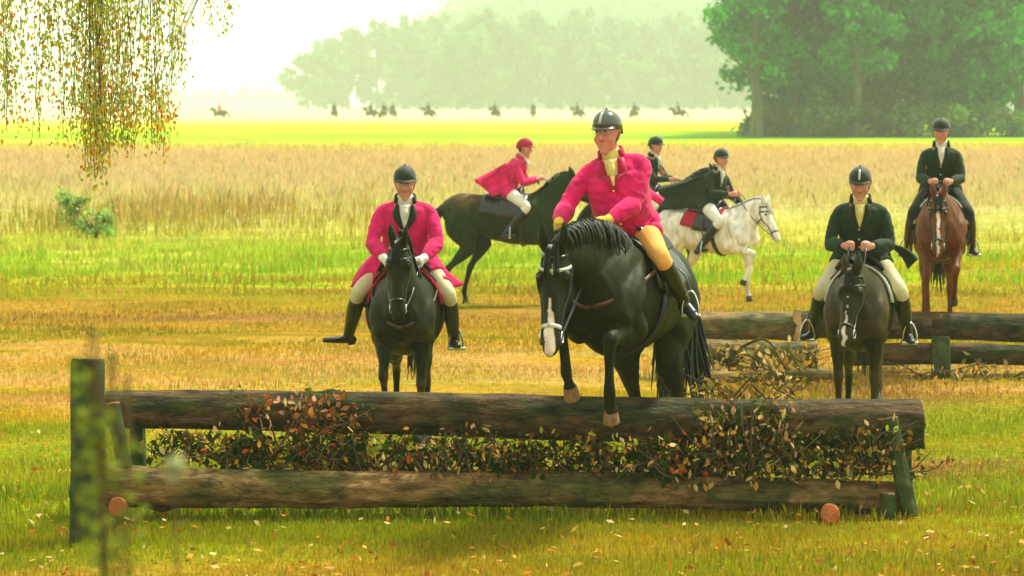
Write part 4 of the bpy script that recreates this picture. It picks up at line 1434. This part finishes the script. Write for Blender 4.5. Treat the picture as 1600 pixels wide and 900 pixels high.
def stake(label, foot, top, r, m=M_POST, endm=M_CUTP, cat='stake', name='stake', knots=1):
    return make_log(name, label, foot, top, r * 1.05, r, m, (endm, endm), knots, .005, 4, cat, None, .006)
stake('leaning dark stake propped against the right end of the near jump', at(1421, 806, 18.75), at(1391, 655, 18.93), .058)
stake('short dark upright stake under the right end of the lower log', at(1386, 812, 18.72), at(1388, 772, 18.74), .055)
stake('leaning stake with an orange sawn top at the left end of the upper log', at(200, 765, 18.7), at(177, 632, 18.85), .05, M_POST, M_CUT)
stake('upright stake behind the right end of the upper log', at(1412, 800, 19.45), at(1412, 640, 19.42), .06)
stake('upright stake behind the left end of the upper log', at(215, 800, 19.45), at(215, 636, 19.45), .06)
stake('thick mossy post close by at the lower left, out of focus', at(134, 850, 17.7), at(139, 563, 17.8), .115, M_POST, M_POST, 'post', 'post')
def blurry_weed():
    D = 3.7
    f = at(190, 900, D)
    r = empty('weed', (f[0], D, 0))
    tag(r, 'olive leafy weed close by beside the left post, out of focus', 'plant')
    rr = random.Random(9)
    lv, lc = [], []
    b = Bag()
    for x0, x1, y1 in ((190, 128, 585), (200, 165, 640), (190, 205, 690), (180, 150, 700), (175, 140, 660)):
        top = at(x1, y1, D) - V(f[0], D, 0)
        base = V(rr.uniform(-.03, .03), rr.uniform(-.03, .03), 0)
        knee = at((x0 + x1) / 2, (900 + y1) / 2, D) - V(f[0], D, 0)
        b.tube([base, knee, top], [.004, .003, .0015], seg=5, sub=4)
        for k in range(90):
            u = rr.uniform(.40, 1)
            c = base * (1 - u) ** 2 + 2 * knee * u * (1 - u) + top * u * u + V(rr.gauss(0, .012), rr.gauss(0, .03), rr.gauss(0, .012))
            d = unit(V(rr.gauss(0, 1), rr.gauss(0, 1), rr.gauss(.3, .7)))
            q = unit(np.cross(d, V(rr.gauss(0, 1), rr.gauss(0, 1), rr.gauss(0, 1))))
            L = rr.uniform(.012, .022)
            lv.append([c, c + d * L * .5 + q * L * .42, c + d * L, c + d * L * .5 - q * L * .42])
            lc.append(V(lin(128, 146, 40)) * rr.uniform(.7, 1.3))
    b.build('stem', M_TWIG, r)
    o = link('leaves', mesh_fast('leaves', np.array(lv).reshape(-1, 3), 4, np.array(lc)), r, M_LEAF)
    o['kind'] = 'stuff'
blurry_weed()

# far obstacle on the right
make_log('log', 'pale brown upper log at the left of the far jump', at(1030, 507, 28.6), at(1243, 511, 28.6), .165, .16, M_BARKP, (M_CUTP, M_CUTP), 2, .01, 11)
make_log('log', 'darker upper log of the far jump running behind the bay horse', at(1249, 506, 28.75), at(1700, 514, 28.75), .15, .16, M_BARK, (M_CUTP, M_CUTP), 2, .01, 12)
make_log('log', 'pale lower log lying along the ground at the far jump', at(1035, 550, 28.3), at(1275, 555, 28.3), .145, .14, M_BARKP, (M_CUTP, M_CUTP), 2, .02, 13)
make_log('log', 'thin pale log lying in the grass before the far jump', at(1110, 588, 27.5), at(1300, 586, 27.3), .055, .05, M_BARKP, (M_CUTP, M_CUTP), 1, .02, 14)
stake('tan upright stake where the two upper logs of the far jump meet', at(1246, 590, 28.45), at(1246, 486, 28.5), .045, mat('tan_stake_wood', (.45, .27, .11), var=.3), M_CUTP)
stake('dark upright post of the far jump below the far right rider', at(1470, 606, 28.3), at(1471, 528, 28.4), .10, M_POST, M_POST, 'post', 'post')
make_log('log', 'dark lower log of the far jump to the right of the bay horse', at(1330, 552, 28.5), at(1700, 556, 28.5), .12, .11, M_BARK, (M_CUTP, M_CUTP), 2, .02, 15)

# ------------------------------------------------------------------ brushwood
def leaf_mesh(s):
    pts = [(0, 0, 0), (.30, .22, .05), (.55, .30, .10), (.85, .22, .06), (1.15, 0, 0), (.85, -.22, .08), (.55, -.30, .02), (.30, -.22, .06), (.6, 0, -.05)]
    v = [V(p) * s for p in pts]
    f = [(8, i, (i + 1) % 8) for i in range(8)]
    return v, f
LEAF_ONE = {}
def leaf_single(key, rgb):
    if key not in LEAF_ONE:
        v, f = leaf_mesh(.055)
        me = mesh_np('leaf', v, f)
        set_col(me, np.tile(np.array(rgb), (len(v), 1)))
        me.materials.append(M_LEAF)
        LEAF_ONE[key] = me
    return LEAF_ONE[key]
BR = [lin(50, 76, 8), lin(70, 72, 12), lin(100, 70, 18), lin(38, 62, 6), lin(44, 70, 8), lin(140, 104, 40)]
PALE = {'cream': lin(222, 196, 130), 'ochre': lin(206, 150, 50), 'rust': lin(196, 84, 34), 'pink': lin(214, 150, 120), 'lime': lin(170, 178, 50)}
def brush(label, px0, px1, row0, row1, D, n, dense=1.0, pale=('cream', 'ochre'), npale=14, depth=.22, seed=0, group='leafy brushwood stuffed into the near jump', scale=1.0, name='brushwood', cols=None):
    rr = random.Random(seed)
    base = at((px0 + px1) / 2, row1, D)
    r = empty(name, base)
    tag(r, label, 'brushwood', group)
    lv, lc = [], []
    for i in range(n):
        px, row = rr.uniform(px0, px1), row1 - (row1 - row0) * rr.random() * .35
        p0 = at(px, row, D + rr.uniform(-depth, depth)) - base
        p1 = at(px + rr.gauss(0, 45 * scale), row0 + (row1 - row0) * abs(rr.gauss(0, .35)), D + rr.uniform(-depth, depth)) - base
        mid = (p0 + p1) / 2 + V(rr.gauss(0, .05), rr.gauss(0, .04), rr.gauss(.02, .05))
        t = tb([p0, mid, p1], [.008 * scale, .006 * scale, .003 * scale], seg=5, sub=3)
        if i < 300:
            b = Bag().add(t.mesh())
            if i % 6 == 0:
                b.build('twig', M_TWIG, r)
            else:
                lv_t.append(b)
        for k in range(int(11.5 * dense)):
            u = rr.uniform(.1, 1)
            c = p0 * (1 - u) ** 2 + 2 * mid * u * (1 - u) + p1 * u * u + V(rr.gauss(0, .035), rr.gauss(0, .035), rr.gauss(0, .035)) * scale
            s = rr.choice((.018, .026, .034, .05)) * rr.uniform(.8, 1.15) * scale
            dr = unit(V(rr.gauss(0, 1), rr.gauss(0, 1), rr.gauss(-.2, 1)))
            sd = unit(np.cross(dr, V(rr.gauss(0, 1), rr.gauss(0, 1), rr.gauss(0, 1))))
            nn = np.cross(dr, sd)
            lv.append([c, c + dr * s * .8 + sd * s * .5 + nn * s * .15, c + dr * s * 1.7, c + dr * s * .8 - sd * s * .5 + nn * s * .15])
            lc.append(V(rr.choice(cols or BR)) * rr.uniform(.7, 1.5))
    if lv_t:
        bb = Bag()
        for q in lv_t: bb.add((q.v, q.f))
        bb.build('fine_twigs', M_TWIG, r)['kind'] = 'stuff'
        lv_t.clear()
    o = link('leaves', mesh_fast('leaves', np.array(lv).reshape(-1, 3), 4, np.array(lc).clip(0, 1)), r, M_LEAF)
    o['kind'] = 'stuff'
    for i in range(npale):
        key = rr.choice(pale)
        q = link('leaf', leaf_single(key, PALE[key]), r)
        p = at(rr.uniform(px0, px1), row0 + (row1 - row0) * min(1, max(0, rr.gauss(.5, .3))), D - depth * rr.uniform(.6, 1.1)) - base
        q.location = tuple(p)
        q.rotation_euler = (rr.uniform(0, 6), rr.uniform(0, 6), rr.uniform(0, 6))
        q.scale = (rr.uniform(.6, 1.25) * scale,) * 3
    return r
lv_t = []
brush('thin dark brushwood under the left end of the near upper log', 240, 360, 665, 735, 19.0, 26, 1.0, ('rust', 'cream'), 14, seed=1)
brush('russet leafy sprig sticking up over the front of the upper log, left part', 400, 515, 606, 700, 18.92, 24, 1.2, ('cream', 'pink', 'rust'), 34, .06, seed=2, cols=[lin(150, 88, 30), lin(170, 110, 50), lin(120, 80, 24), lin(76, 90, 18)])
brush('dense dark brushwood below the russet sprig', 355, 520, 668, 745, 19.0, 46, 1.4, ('cream', 'rust', 'ochre'), 22, seed=3)
brush('brushwood with red leaves below the pink coated rider', 500, 660, 668, 760, 19.0, 46, 1.4, ('rust', 'ochre', 'cream'), 30, seed=4)
brush('brushwood with pale hanging leaves left of the middle of the near jump', 640, 800, 668, 768, 18.95, 48, 1.4, ('cream', 'pink', 'ochre'), 32, seed=5)
brush('dark green brushwood in the middle of the near jump', 790, 930, 678, 756, 19.0, 46, 1.4, ('lime', 'ochre'), 18, seed=6)
brush('yellow tinted brushwood below the landing black horse', 915, 1040, 680, 752, 18.95, 42, 1.5, ('ochre', 'lime', 'cream'), 38, seed=7)
brush('brushwood with an orange clump right of the landing horse', 1035, 1115, 680, 756, 18.95, 34, 1.5, ('ochre', 'rust', 'cream'), 34, seed=8)
brush('tall leafy brushwood spilling over the front of the upper log', 1105, 1245, 622, 752, 18.85, 74, 1.6, ('cream', 'cream', 'ochre', 'pink'), 80, .12, seed=9, cols=BR + [lin(150, 130, 60)])
brush('low brushwood between the tall clump and the right stake', 1235, 1345, 690, 756, 19.0, 34, 1.3, ('cream', 'ochre', 'lime'), 20, seed=10)
brush('leafy sprig hanging round the top of the leaning right stake', 1340, 1400, 655, 748, 18.85, 24, 1.2, ('cream', 'lime', 'ochre'), 24, .07, seed=11)
brush('dry twiggy brushwood heaped against the left of the far jump', 1085, 1200, 536, 592, 28.0, 20, .8, ('cream', 'ochre'), 12, .25, seed=12, group='dry brushwood at the far jump', scale=1.3, cols=[lin(150, 130, 60), lin(96, 104, 34), lin(176, 150, 80)])
brush('dry straw coloured brushwood heaped before the bay horse', 1180, 1300, 535, 604, 27.6, 32, 1.0, ('cream', 'ochre', 'cream'), 34, .3, seed=13, group='dry brushwood at the far jump', scale=1.3, cols=[lin(176, 150, 66), lin(120, 120, 40), lin(196, 160, 80)])
brush('ochre leafy sprays rising behind the right of the upper log', 1130, 1262, 585, 645, 19.5, 30, 1.0, ('ochre', 'cream'), 30, .15, seed=14, cols=[lin(176, 150, 50), lin(150, 120, 40)])
brush('dry brushwood under the far jump right of the bay horse', 1400, 1560, 565, 604, 28.1, 16, .8, ('cream', 'ochre'), 14, .3, seed=15, group='dry brushwood at the far jump', scale=1.3, cols=[lin(150, 130, 60), lin(96, 104, 34), lin(130, 100, 50)])
b = Bag()
b.tube([at(1130, 565, 27.9), at(1160, 542, 27.85), at(1192, 530, 27.8), at(1212, 545, 27.8)], [.012, .016, .014, .008], sub=4)
tag(b.build('branch', mat('dark_branch', (.03, .04, .012)), None), 'dark bent branch lying over the pale lower log of the far jump', 'branch')
# pale out-of-focus seed head close to the camera
fl = at(272, 735, 3.3)
r = empty('thistle', (fl[0], fl[1], 0))
tag(r, 'pale fluffy seed head on a stalk close by at the lower left, out of focus', 'plant')
b = Bag()
b.tube([(0, 0, 0), (.02, 0, fl[2] * .5), (0, 0, fl[2])], [.0014, .0012, .001], seg=6)
b.build('stem', M_TWIG, r)
b = Bag()
rr = random.Random(3)
for i in range(260):
    d = unit(V(rr.gauss(0, 1), rr.gauss(0, 1), rr.gauss(.2, 1)))
    s = unit(np.cross(d, V(.3, .5, 1)))
    L = rr.uniform(.012, .021)
    c = V(0, 0, fl[2])
    k = len(b.v)
    b.v += [tuple(c + d * .002 - s * .0006), tuple(c + d * .002 + s * .0006), tuple(c + d * L + s * .0022), tuple(c + d * L - s * .0022)]
    b.f.append((k, k + 1, k + 2, k + 3))
b.build('seed_head', mat('seed_fluff', (.62, .66, .42), var=.1), r)

# ------------------------------------------------------------------ horses and riders
R_ = math.radians
def tgt(hloc, hrz, seatloc):
    pass

# 1. pink coat, dark bay, head-on behind the near jump
D1 = 22.5
h1 = dict(label='dark bay horse galloping straight at the near jump under the pink coated rider', loc=(gx(636, D1), D1, 0), rz=R_(-91), S=1.03, wfat=1.08,
          poll=(1.13, .0, 1.80), hdir=(.26, .0, -1), coat=(.010, .015, .003), legs=(.005, .015, .002), pad=M_PADR, hoofs=(0, 0, 0, 0), bridle=M_LEATHER, nose_strap=M_LEATHER, breast=True, free_foot=1,
          fl=[(.41, 12), (.33, -4), (.12, 20)], fr=[(.41, 38), (.33, -42), (.12, -55)], hl=[(.36, 45), (.43, -30), (.36, 12), (.13, 30)], hr=[(.36, 20), (.43, -60), (.36, -10), (.13, 0)],
          paint=lambda co, c, w, T, S: c + np.array((.05, .022, .008)) * (w > .55) * np.clip((1.15 * S - co[:, 2:3]) / .3, 0, 1) * np.clip((co[:, 2:3] - .45) / .2, 0, 1))
r1 = dict(label='rider in a pink coat with dark collar, white tie and white gloves', lean=20, build=1.18, tall=1.0, hands=[(.46, .17, .06), (.46, -.17, .06)], face=(1, .02, -.22),
          jacket=M_PINK, collar=M_COLLARD, shirt=M_WHITEC, glove=M_GLOVEW, breeches=M_CREAM, helmet=M_HELMD, skirt=1.25,
          knees=[(.30, .38, -.26), (.30, -.40, -.24)], ankles=[(.0, .42, -.70), (-.02, -.52, -.66)], toes=[(.17, .45, -.70), (.08, -.72, -.66)],
          elbow=1.6,
          tails=[[(.20, .06, .12), (.06, .24, .12), (.10, .50, -.20), (.34, .26, -.12)], [(.20, -.06, .12), (.06, -.24, .12), (.10, -.50, -.20), (.34, -.26, -.12)]])
pair(h1, r1)

# 2. big rider in pink over the near jump
D2 = 18.9
hl2, hz2 = (.88, D2, 0), R_(-109)
seat2 = horse_pt(hl2, hz2, (.14, 0, 0))
S2, lift2 = 1.16, .17
sz2 = (1.2 + .4 + lift2) * S2
sl2 = V(seat2[0], seat2[1], sz2)
q2 = lambda px, py, D: tuple(to_local(sl2, hz2, at(px, py, D)))
h2 = dict(label='black horse with a white muzzle strip landing over the near jump', loc=hl2, rz=hz2, S=S2, lift=lift2, pitch=0.11, wfat=1.02, mane_side=1,
          poll=(1.13, -.14, 1.74), hdir=(.22, .03, -1), coat=(.006, .012, .0018), bridle=M_LEATHER, nose_strap=M_WHITEL, blaze=(.012, .0, .0, .028, .026), pad=M_LEATHER, breast=True, voxel=.013,
          fl=[(.40, 84), (.33, -4), (.12, -20)], fr=[(.40, 98), (.33, -14), (.12, -36)], hoofs=(1, 1, 0, 0),
          hl=[(.36, 12), (.43, -40), (.36, -4), (.13, -5)], hr=[(.36, 30), (.43, -42), (.36, -5), (.13, 5)], tailflow=(.10, .16, -1.15), tailfat=1.9,
          paint=lambda co, c, w, T, S: c + np.array((.012, .014, .006)) * (w > .6) * .5)
r2 = dict(label='burly rider in a bright pink coat, tan breeches and yellow gloves', lean=19, side_lean=-7, head_k=1.12, build=1.22, tall=1.10, torso_yaw=.22, belly=.05, voxel=.008,
          hands=[q2(945, 348, 18.28), q2(869, 352, 18.28)], face=(.93, -.12, -.10),
          knees=[q2(1030, 406, 18.32), (.36, -.33, -.22)], ankles=[q2(1066, 474, 18.55), (.02, -.36, -.62)], toes=[q2(1084, 496, 18.42), (.2, -.38, -.62)],
          jacket=M_PINK, collar=M_PINKD, shirt=M_YELLOWC, glove=M_GLOVEY, breeches=M_TAN, helmet=M_HELMG, glint=M_WHITEL, skirt=.8, lining=M_WHITEC,
          tails=[[q2(968, 285, 18.8), q2(972, 338, 18.55), q2(1008, 348, 18.75), q2(1030, 318, 18.95)]], skin=(.66, .25, .19), glasses=True, hair=M_HAIRW)
pair(h2, r2, (.14 / S2, 0, 1.60))

# 3. pink rider, dark horse in profile behind
D3 = 38.8
h3 = dict(label='dark brown horse in profile behind the two pink riders', loc=(gx(786, D3), D3, 0), rz=R_(-8), S=1.05, pad=M_LEATHER, poll=(1.0, -.05, 1.80), hdir=(.70, 0, -.72), coat=(.013, .030, .004), legs=(.008, .016, .006),
          fl=[(.40, 55), (.33, -30), (.12, -40)], fr=[(.40, 20), (.33, 5), (.12, 25)], hl=[(.36, 40), (.43, -30), (.36, -15), (.13, 10)], hr=[(.36, 5), (.43, -45), (.36, -12), (.13, 15)], tailflow=(-.4, 0, -.9),
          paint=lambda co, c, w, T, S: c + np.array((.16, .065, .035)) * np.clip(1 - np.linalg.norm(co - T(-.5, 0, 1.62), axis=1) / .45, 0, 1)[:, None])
r3 = dict(label='rider in a deep pink coat with flying tails and a crimson helmet', lean=26, face=(1, -.15, -.15), hands=[(.50, .10, .22), (.50, -.10, .22)], jacket=M_PINK, collar=M_PINK, breeches=M_WHITEC, helmet=M_HELMR, skirt=.7, voxel=.012, boots=M_LEATHER,
          tails=[[(.02, .17, .46), (.10, .20, .05), (-.16, .25, -.04), (-.46, .20, .20)], [(.02, -.17, .46), (.10, -.20, .05), (-.16, -.25, -.04), (-.46, -.20, .20)], [(.0, .16, .44), (.0, -.16, .44), (-.44, -.22, .18), (-.44, .22, .18)]])
pair(h3, r3)

# 4. dark coated rider behind the big pink rider
D4 = 40.5
h4 = dict(label='dark horse mostly hidden behind the big pink coated rider', loc=(gx(1004, D4), D4, 0), rz=R_(-32), S=1.03, poll=(1.22, 0, 1.86), hdir=(.72, 0, -.7), coat=(.010, .030, .004),
          fl=[(.40, 30), (.33, -20), (.12, 0)], fr=[(.40, 5), (.33, 0), (.12, 25)])
r4 = dict(label='slim rider in a dark green coat half hidden behind the big rider', lean=16, face=(1, -.1, -.15), hands=[(.50, .08, .20), (.50, -.08, .20)], jacket=M_GREENC, collar=M_GREENC, shirt=M_WHITEC, breeches=M_CREAM, helmet=M_HELMD, voxel=.012, build=.92)
pair(h4, r4)

# 5. grey horse in profile, dark coat flying
D5 = 38.0
h5 = dict(label='white grey horse cantering to the right with a red saddle pad', loc=(gx(1104, D5), D5, 0), rz=R_(-36), S=.94, poll=(1.04, -.02, 1.64), hdir=(.42, -.05, -.90), coat=(.78, .76, .64), legs=(.60, .57, .46), mane=M_HAIRW, pad=M_PADR, saddle=M_LEATHER,
          fl=[(.40, 20), (.33, -6), (.12, 15)], fr=[(.40, 72), (.33, -18), (.12, -30)], hl=[(.36, 50), (.43, -30), (.36, 0), (.13, 20)], hr=[(.36, 5), (.43, -50), (.36, -15), (.13, 5)], tailflow=(-.5, 0, -.85),
          paint=lambda co, c, w, T, S: c * (1 - .05 * wob(co, 14, 2.)[:, None]) )
r5 = dict(label='rider in a dark green coat with wide flying tails on the grey horse', lean=18, face=(1, -.35, -.12), torso_yaw=-.35, hands=[(.46, .08, .20), (.44, -.12, .20)], jacket=M_GREENC, collar=M_GREENC, shirt=M_WHITEC, breeches=M_WHITEC, helmet=M_HELMD, boots=M_LEATHER, voxel=.012, skirt=.75, build=.95,
          tails=[[(.06, .17, .50), (.06, .20, .02), (-.62, .30, -.06), (-.74, .26, .28)], [(.06, -.17, .50), (.06, -.20, .02), (-.66, -.24, -.06), (-.76, -.20, .28)], [(.04, .16, .50), (.04, -.16, .50), (-.76, -.22, .27), (-.74, .28, .27)]])
pair(h5, r5)

# 6. dark green coat on bay, right
D6 = 22.9
h6 = dict(label='dark bay horse with lowered head coming away from the far jump', loc=(gx(1346, D6), D6, 0), rz=R_(-101), S=1.02, poll=(1.16, .0, 1.56), hdir=(.35, -.08, -1), coat=(.022, .021, .005), legs=(.008, .012, .003), blaze=(.012, .004, .0, .012, .016),
          fl=[(.40, 4), (.33, 0), (.12, 22)], fr=[(.40, 8), (.33, -3), (.12, 22)], hl=[(.36, 72), (.43, -50), (.36, 28), (.13, 40)], hr=[(.36, 20), (.43, -44), (.36, 5), (.13, 28)],
          paint=lambda co, c, w, T, S: c + np.array((.05, .024, .006)) * (w > .55) * .5)
r6 = dict(label='rider in a dark green coat and black helmet on the bay at the right', lean=20, face=(1, -.03, -.30), build=1.08, hands=[(.42, .11, .16), (.42, -.12, .16)], jacket=M_GREENC, collar=M_GREENC, shirt=M_YELLOWC, breeches=M_CREAM, helmet=M_HELMD, glint=M_WHITEL, skirt=.8,
          knees=[(.26, .36, -.24), (.28, -.33, -.24)], ankles=[(.02, .42, -.64), (.02, -.42, -.64)], toes=[(.20, .46, -.68), (.20, -.50, -.66)],
          tails=[[(-.10, .16, .18), (.06, .22, .16), (.0, .50, .02), (-.20, .40, -.08)]])
pair(h6, r6)

# 7. dark jacket on chestnut jumping the far logs
D7 = 29.3
h7 = dict(label='chestnut horse with a white blaze jumping the far logs', loc=(gx(1468, D7), D7, 0), rz=R_(-98), S=1.03, lift=.34, pitch=.06, poll=(1.10, -.05, 1.93), hdir=(.25, .0, -1), coat=(.12, .038, .012), legs=(.10, .030, .012), blaze=(.022, .020, .014, .012, .01), pad=M_PADW,
          fl=[(.40, 55), (.33, -40), (.12, -50)], fr=[(.40, 35), (.33, -4), (.12, 10)], hl=[(.36, 20), (.43, -50), (.36, -12), (.13, -5)])
r7 = dict(label='rider in a dark green jacket at the far right edge', lean=15, face=(1, -.15, -.2), hands=[(.46, .10, .16), (.46, -.12, .16)], jacket=M_GREENC, collar=M_GREENC, breeches=M_COLLARD, helmet=M_HELMD, voxel=.011, skirt=.5,
          ankles=[(.04, .36, -.62), (.04, -.36, -.62)], toes=[(.22, .40, -.64), (.2, -.44, -.66)])
pair(h7, r7)

# ------------------------------------------------------------------ riders far off on the bright field
def far_pair():
    hd = make_horse('x', (0, 500, -50), 0, S=1.0, voxel=.04, tack=False, coat=(.04, .035, .02), poll=(1.2, 0, 1.8), hdir=(.6, 0, -.75), fl=[(.40, 35), (.33, -20), (.12, 0)], name='far_tmp')
    rd = make_rider('x', (0, 500, -50), 0, lean=12, voxel=.03, jacket=M_GREENC, breeches=M_CREAM, name='far_tmp')
    def merge(info, names, newname):
        out = []
        for ch in list(info['root'].children):
            out.append(ch)
        return out
    return hd, rd
fh, fr_ = far_pair()
def far_copy(px, D, rz, horse_label, person_label, jacket, coatmat=None, first=False, lift=0.0):
    loc = (gx(px, D), D, 0)
    res = []
    for src, nm, lb, ct, z in ((fh['root'], 'horse', horse_label, 'horse', 0), (fr_['root'], 'person', person_label, 'person', 1.6)):
        r = src.copy(); COL.objects.link(r)
        r.name = nm
        r.location = (loc[0], loc[1], z * 1.2); r.rotation_euler = (0, 0, rz); r.scale = (1.2, 1.2, 1.2) if nm == 'horse' else (1.45, 1.45, 1.35)
        tag(r, lb, ct, 'far off horses on the bright field' if nm == 'horse' else 'far off riders on the bright field')
        for ch in src.children:
            st = ch.name.split('.')[0]
            if nm == 'person' and st not in ('body', 'jacket', 'breeches', 'helmet', 'boot'): continue
            if nm == 'horse' and st not in ('body', 'tail', 'mane'): continue
            c = ch.copy(); COL.objects.link(c); c.parent = r
            if st == 'jacket' and jacket is not M_GREENC:
                c.data = ch.data.copy(); c.data.materials[0] = jacket
        res.append(r)
    return res
M_RED = mat('scarlet_cloth', (.75, .03, .01), rough=.85, var=.1)
far_list = [(346, 390, 2.95, M_RED, 'dark far horse under the scarlet coated rider at the left', 'tiny far rider in a scarlet coat at the left'),
            (524, 400, 1.9, M_GREENC, 'far horse just left of the hazy tree line', 'tiny far rider just left of the hazy tree line'),
            (581, 402, 2.6, M_GREENC, 'far horse at the left of the cluster of three', 'tiny far rider at the left of the cluster of three'),
            (600, 396, 1.2, M_GREENC, 'far horse in the middle of the cluster of three', 'tiny far rider in the middle of the cluster of three'),
            (615, 415, 2.0, M_GREENC, 'far horse at the right of the cluster of three', 'tiny far rider at the right of the cluster of three'),
            (671, 402, 2.5, M_GREENC, 'far horse right of the cluster of three', 'tiny far rider alone right of the cluster of three'),
            (774, 400, 2.2, M_GREENC, 'far horse above the rider with the crimson helmet', 'tiny far rider left above the crimson helmet'),
            (833, 420, 1.5, M_GREENC, 'pale far horse left of the glossy helmet', 'tiny faint far rider left of the glossy helmet'),
            (903, 398, 2.4, M_GREENC, 'far horse beside the glossy helmet of the big rider', 'tiny far rider beside the glossy helmet of the big rider'),
            (990, 398, 1.0, M_GREENC, 'far horse right of the glossy helmet', 'tiny far rider right of the glossy helmet'),
            (1060, 402, 3.0, M_GREENC, 'far horse nearest the right wood', 'tiny far rider nearest the right wood')]
for px, D, rz, jk_, hl_, pl_ in far_list:
    far_copy(px, D, rz, hl_, pl_, jk_)
for src in (fh['root'], fr_['root']):
    def kill(o):
        for ch in list(o.children): kill(ch)
        bpy.data.objects.remove(o)
    kill(src)

# ------------------------------------------------------------------ air
hz = bpy.data.materials.new('haze')
hz.use_nodes = True
hn, hl_ = hz.node_tree.nodes, hz.node_tree.links
hn.clear()
ho = hn.new('ShaderNodeOutputMaterial')
hv_ = hn.new('ShaderNodeVolumePrincipled')
hv_.inputs['Color'].default_value = (.88, 1.0, .86, 1)
hv_.inputs['Density'].default_value = 0.00055
hv_.inputs['Anisotropy'].default_value = 0.2
hl_.new(hv_.outputs[0], ho.inputs['Volume'])
b = Bag()
x0, x1, y0, y1, z0, z1 = -4600, 4600, -100, 4400, -6, 135
vv = [(x, y, z) for x in (x0, x1) for y in (y0, y1) for z in (z0, z1)]
b.add((vv, [(0, 1, 3, 2), (4, 6, 7, 5), (0, 4, 5, 1), (2, 3, 7, 6), (0, 2, 6, 4), (1, 5, 7, 3)]))
o = b.build('haze', hz, None, smooth=False)
tag(o, 'thin pale autumn haze over the whole meadow', 'haze', kind='stuff')
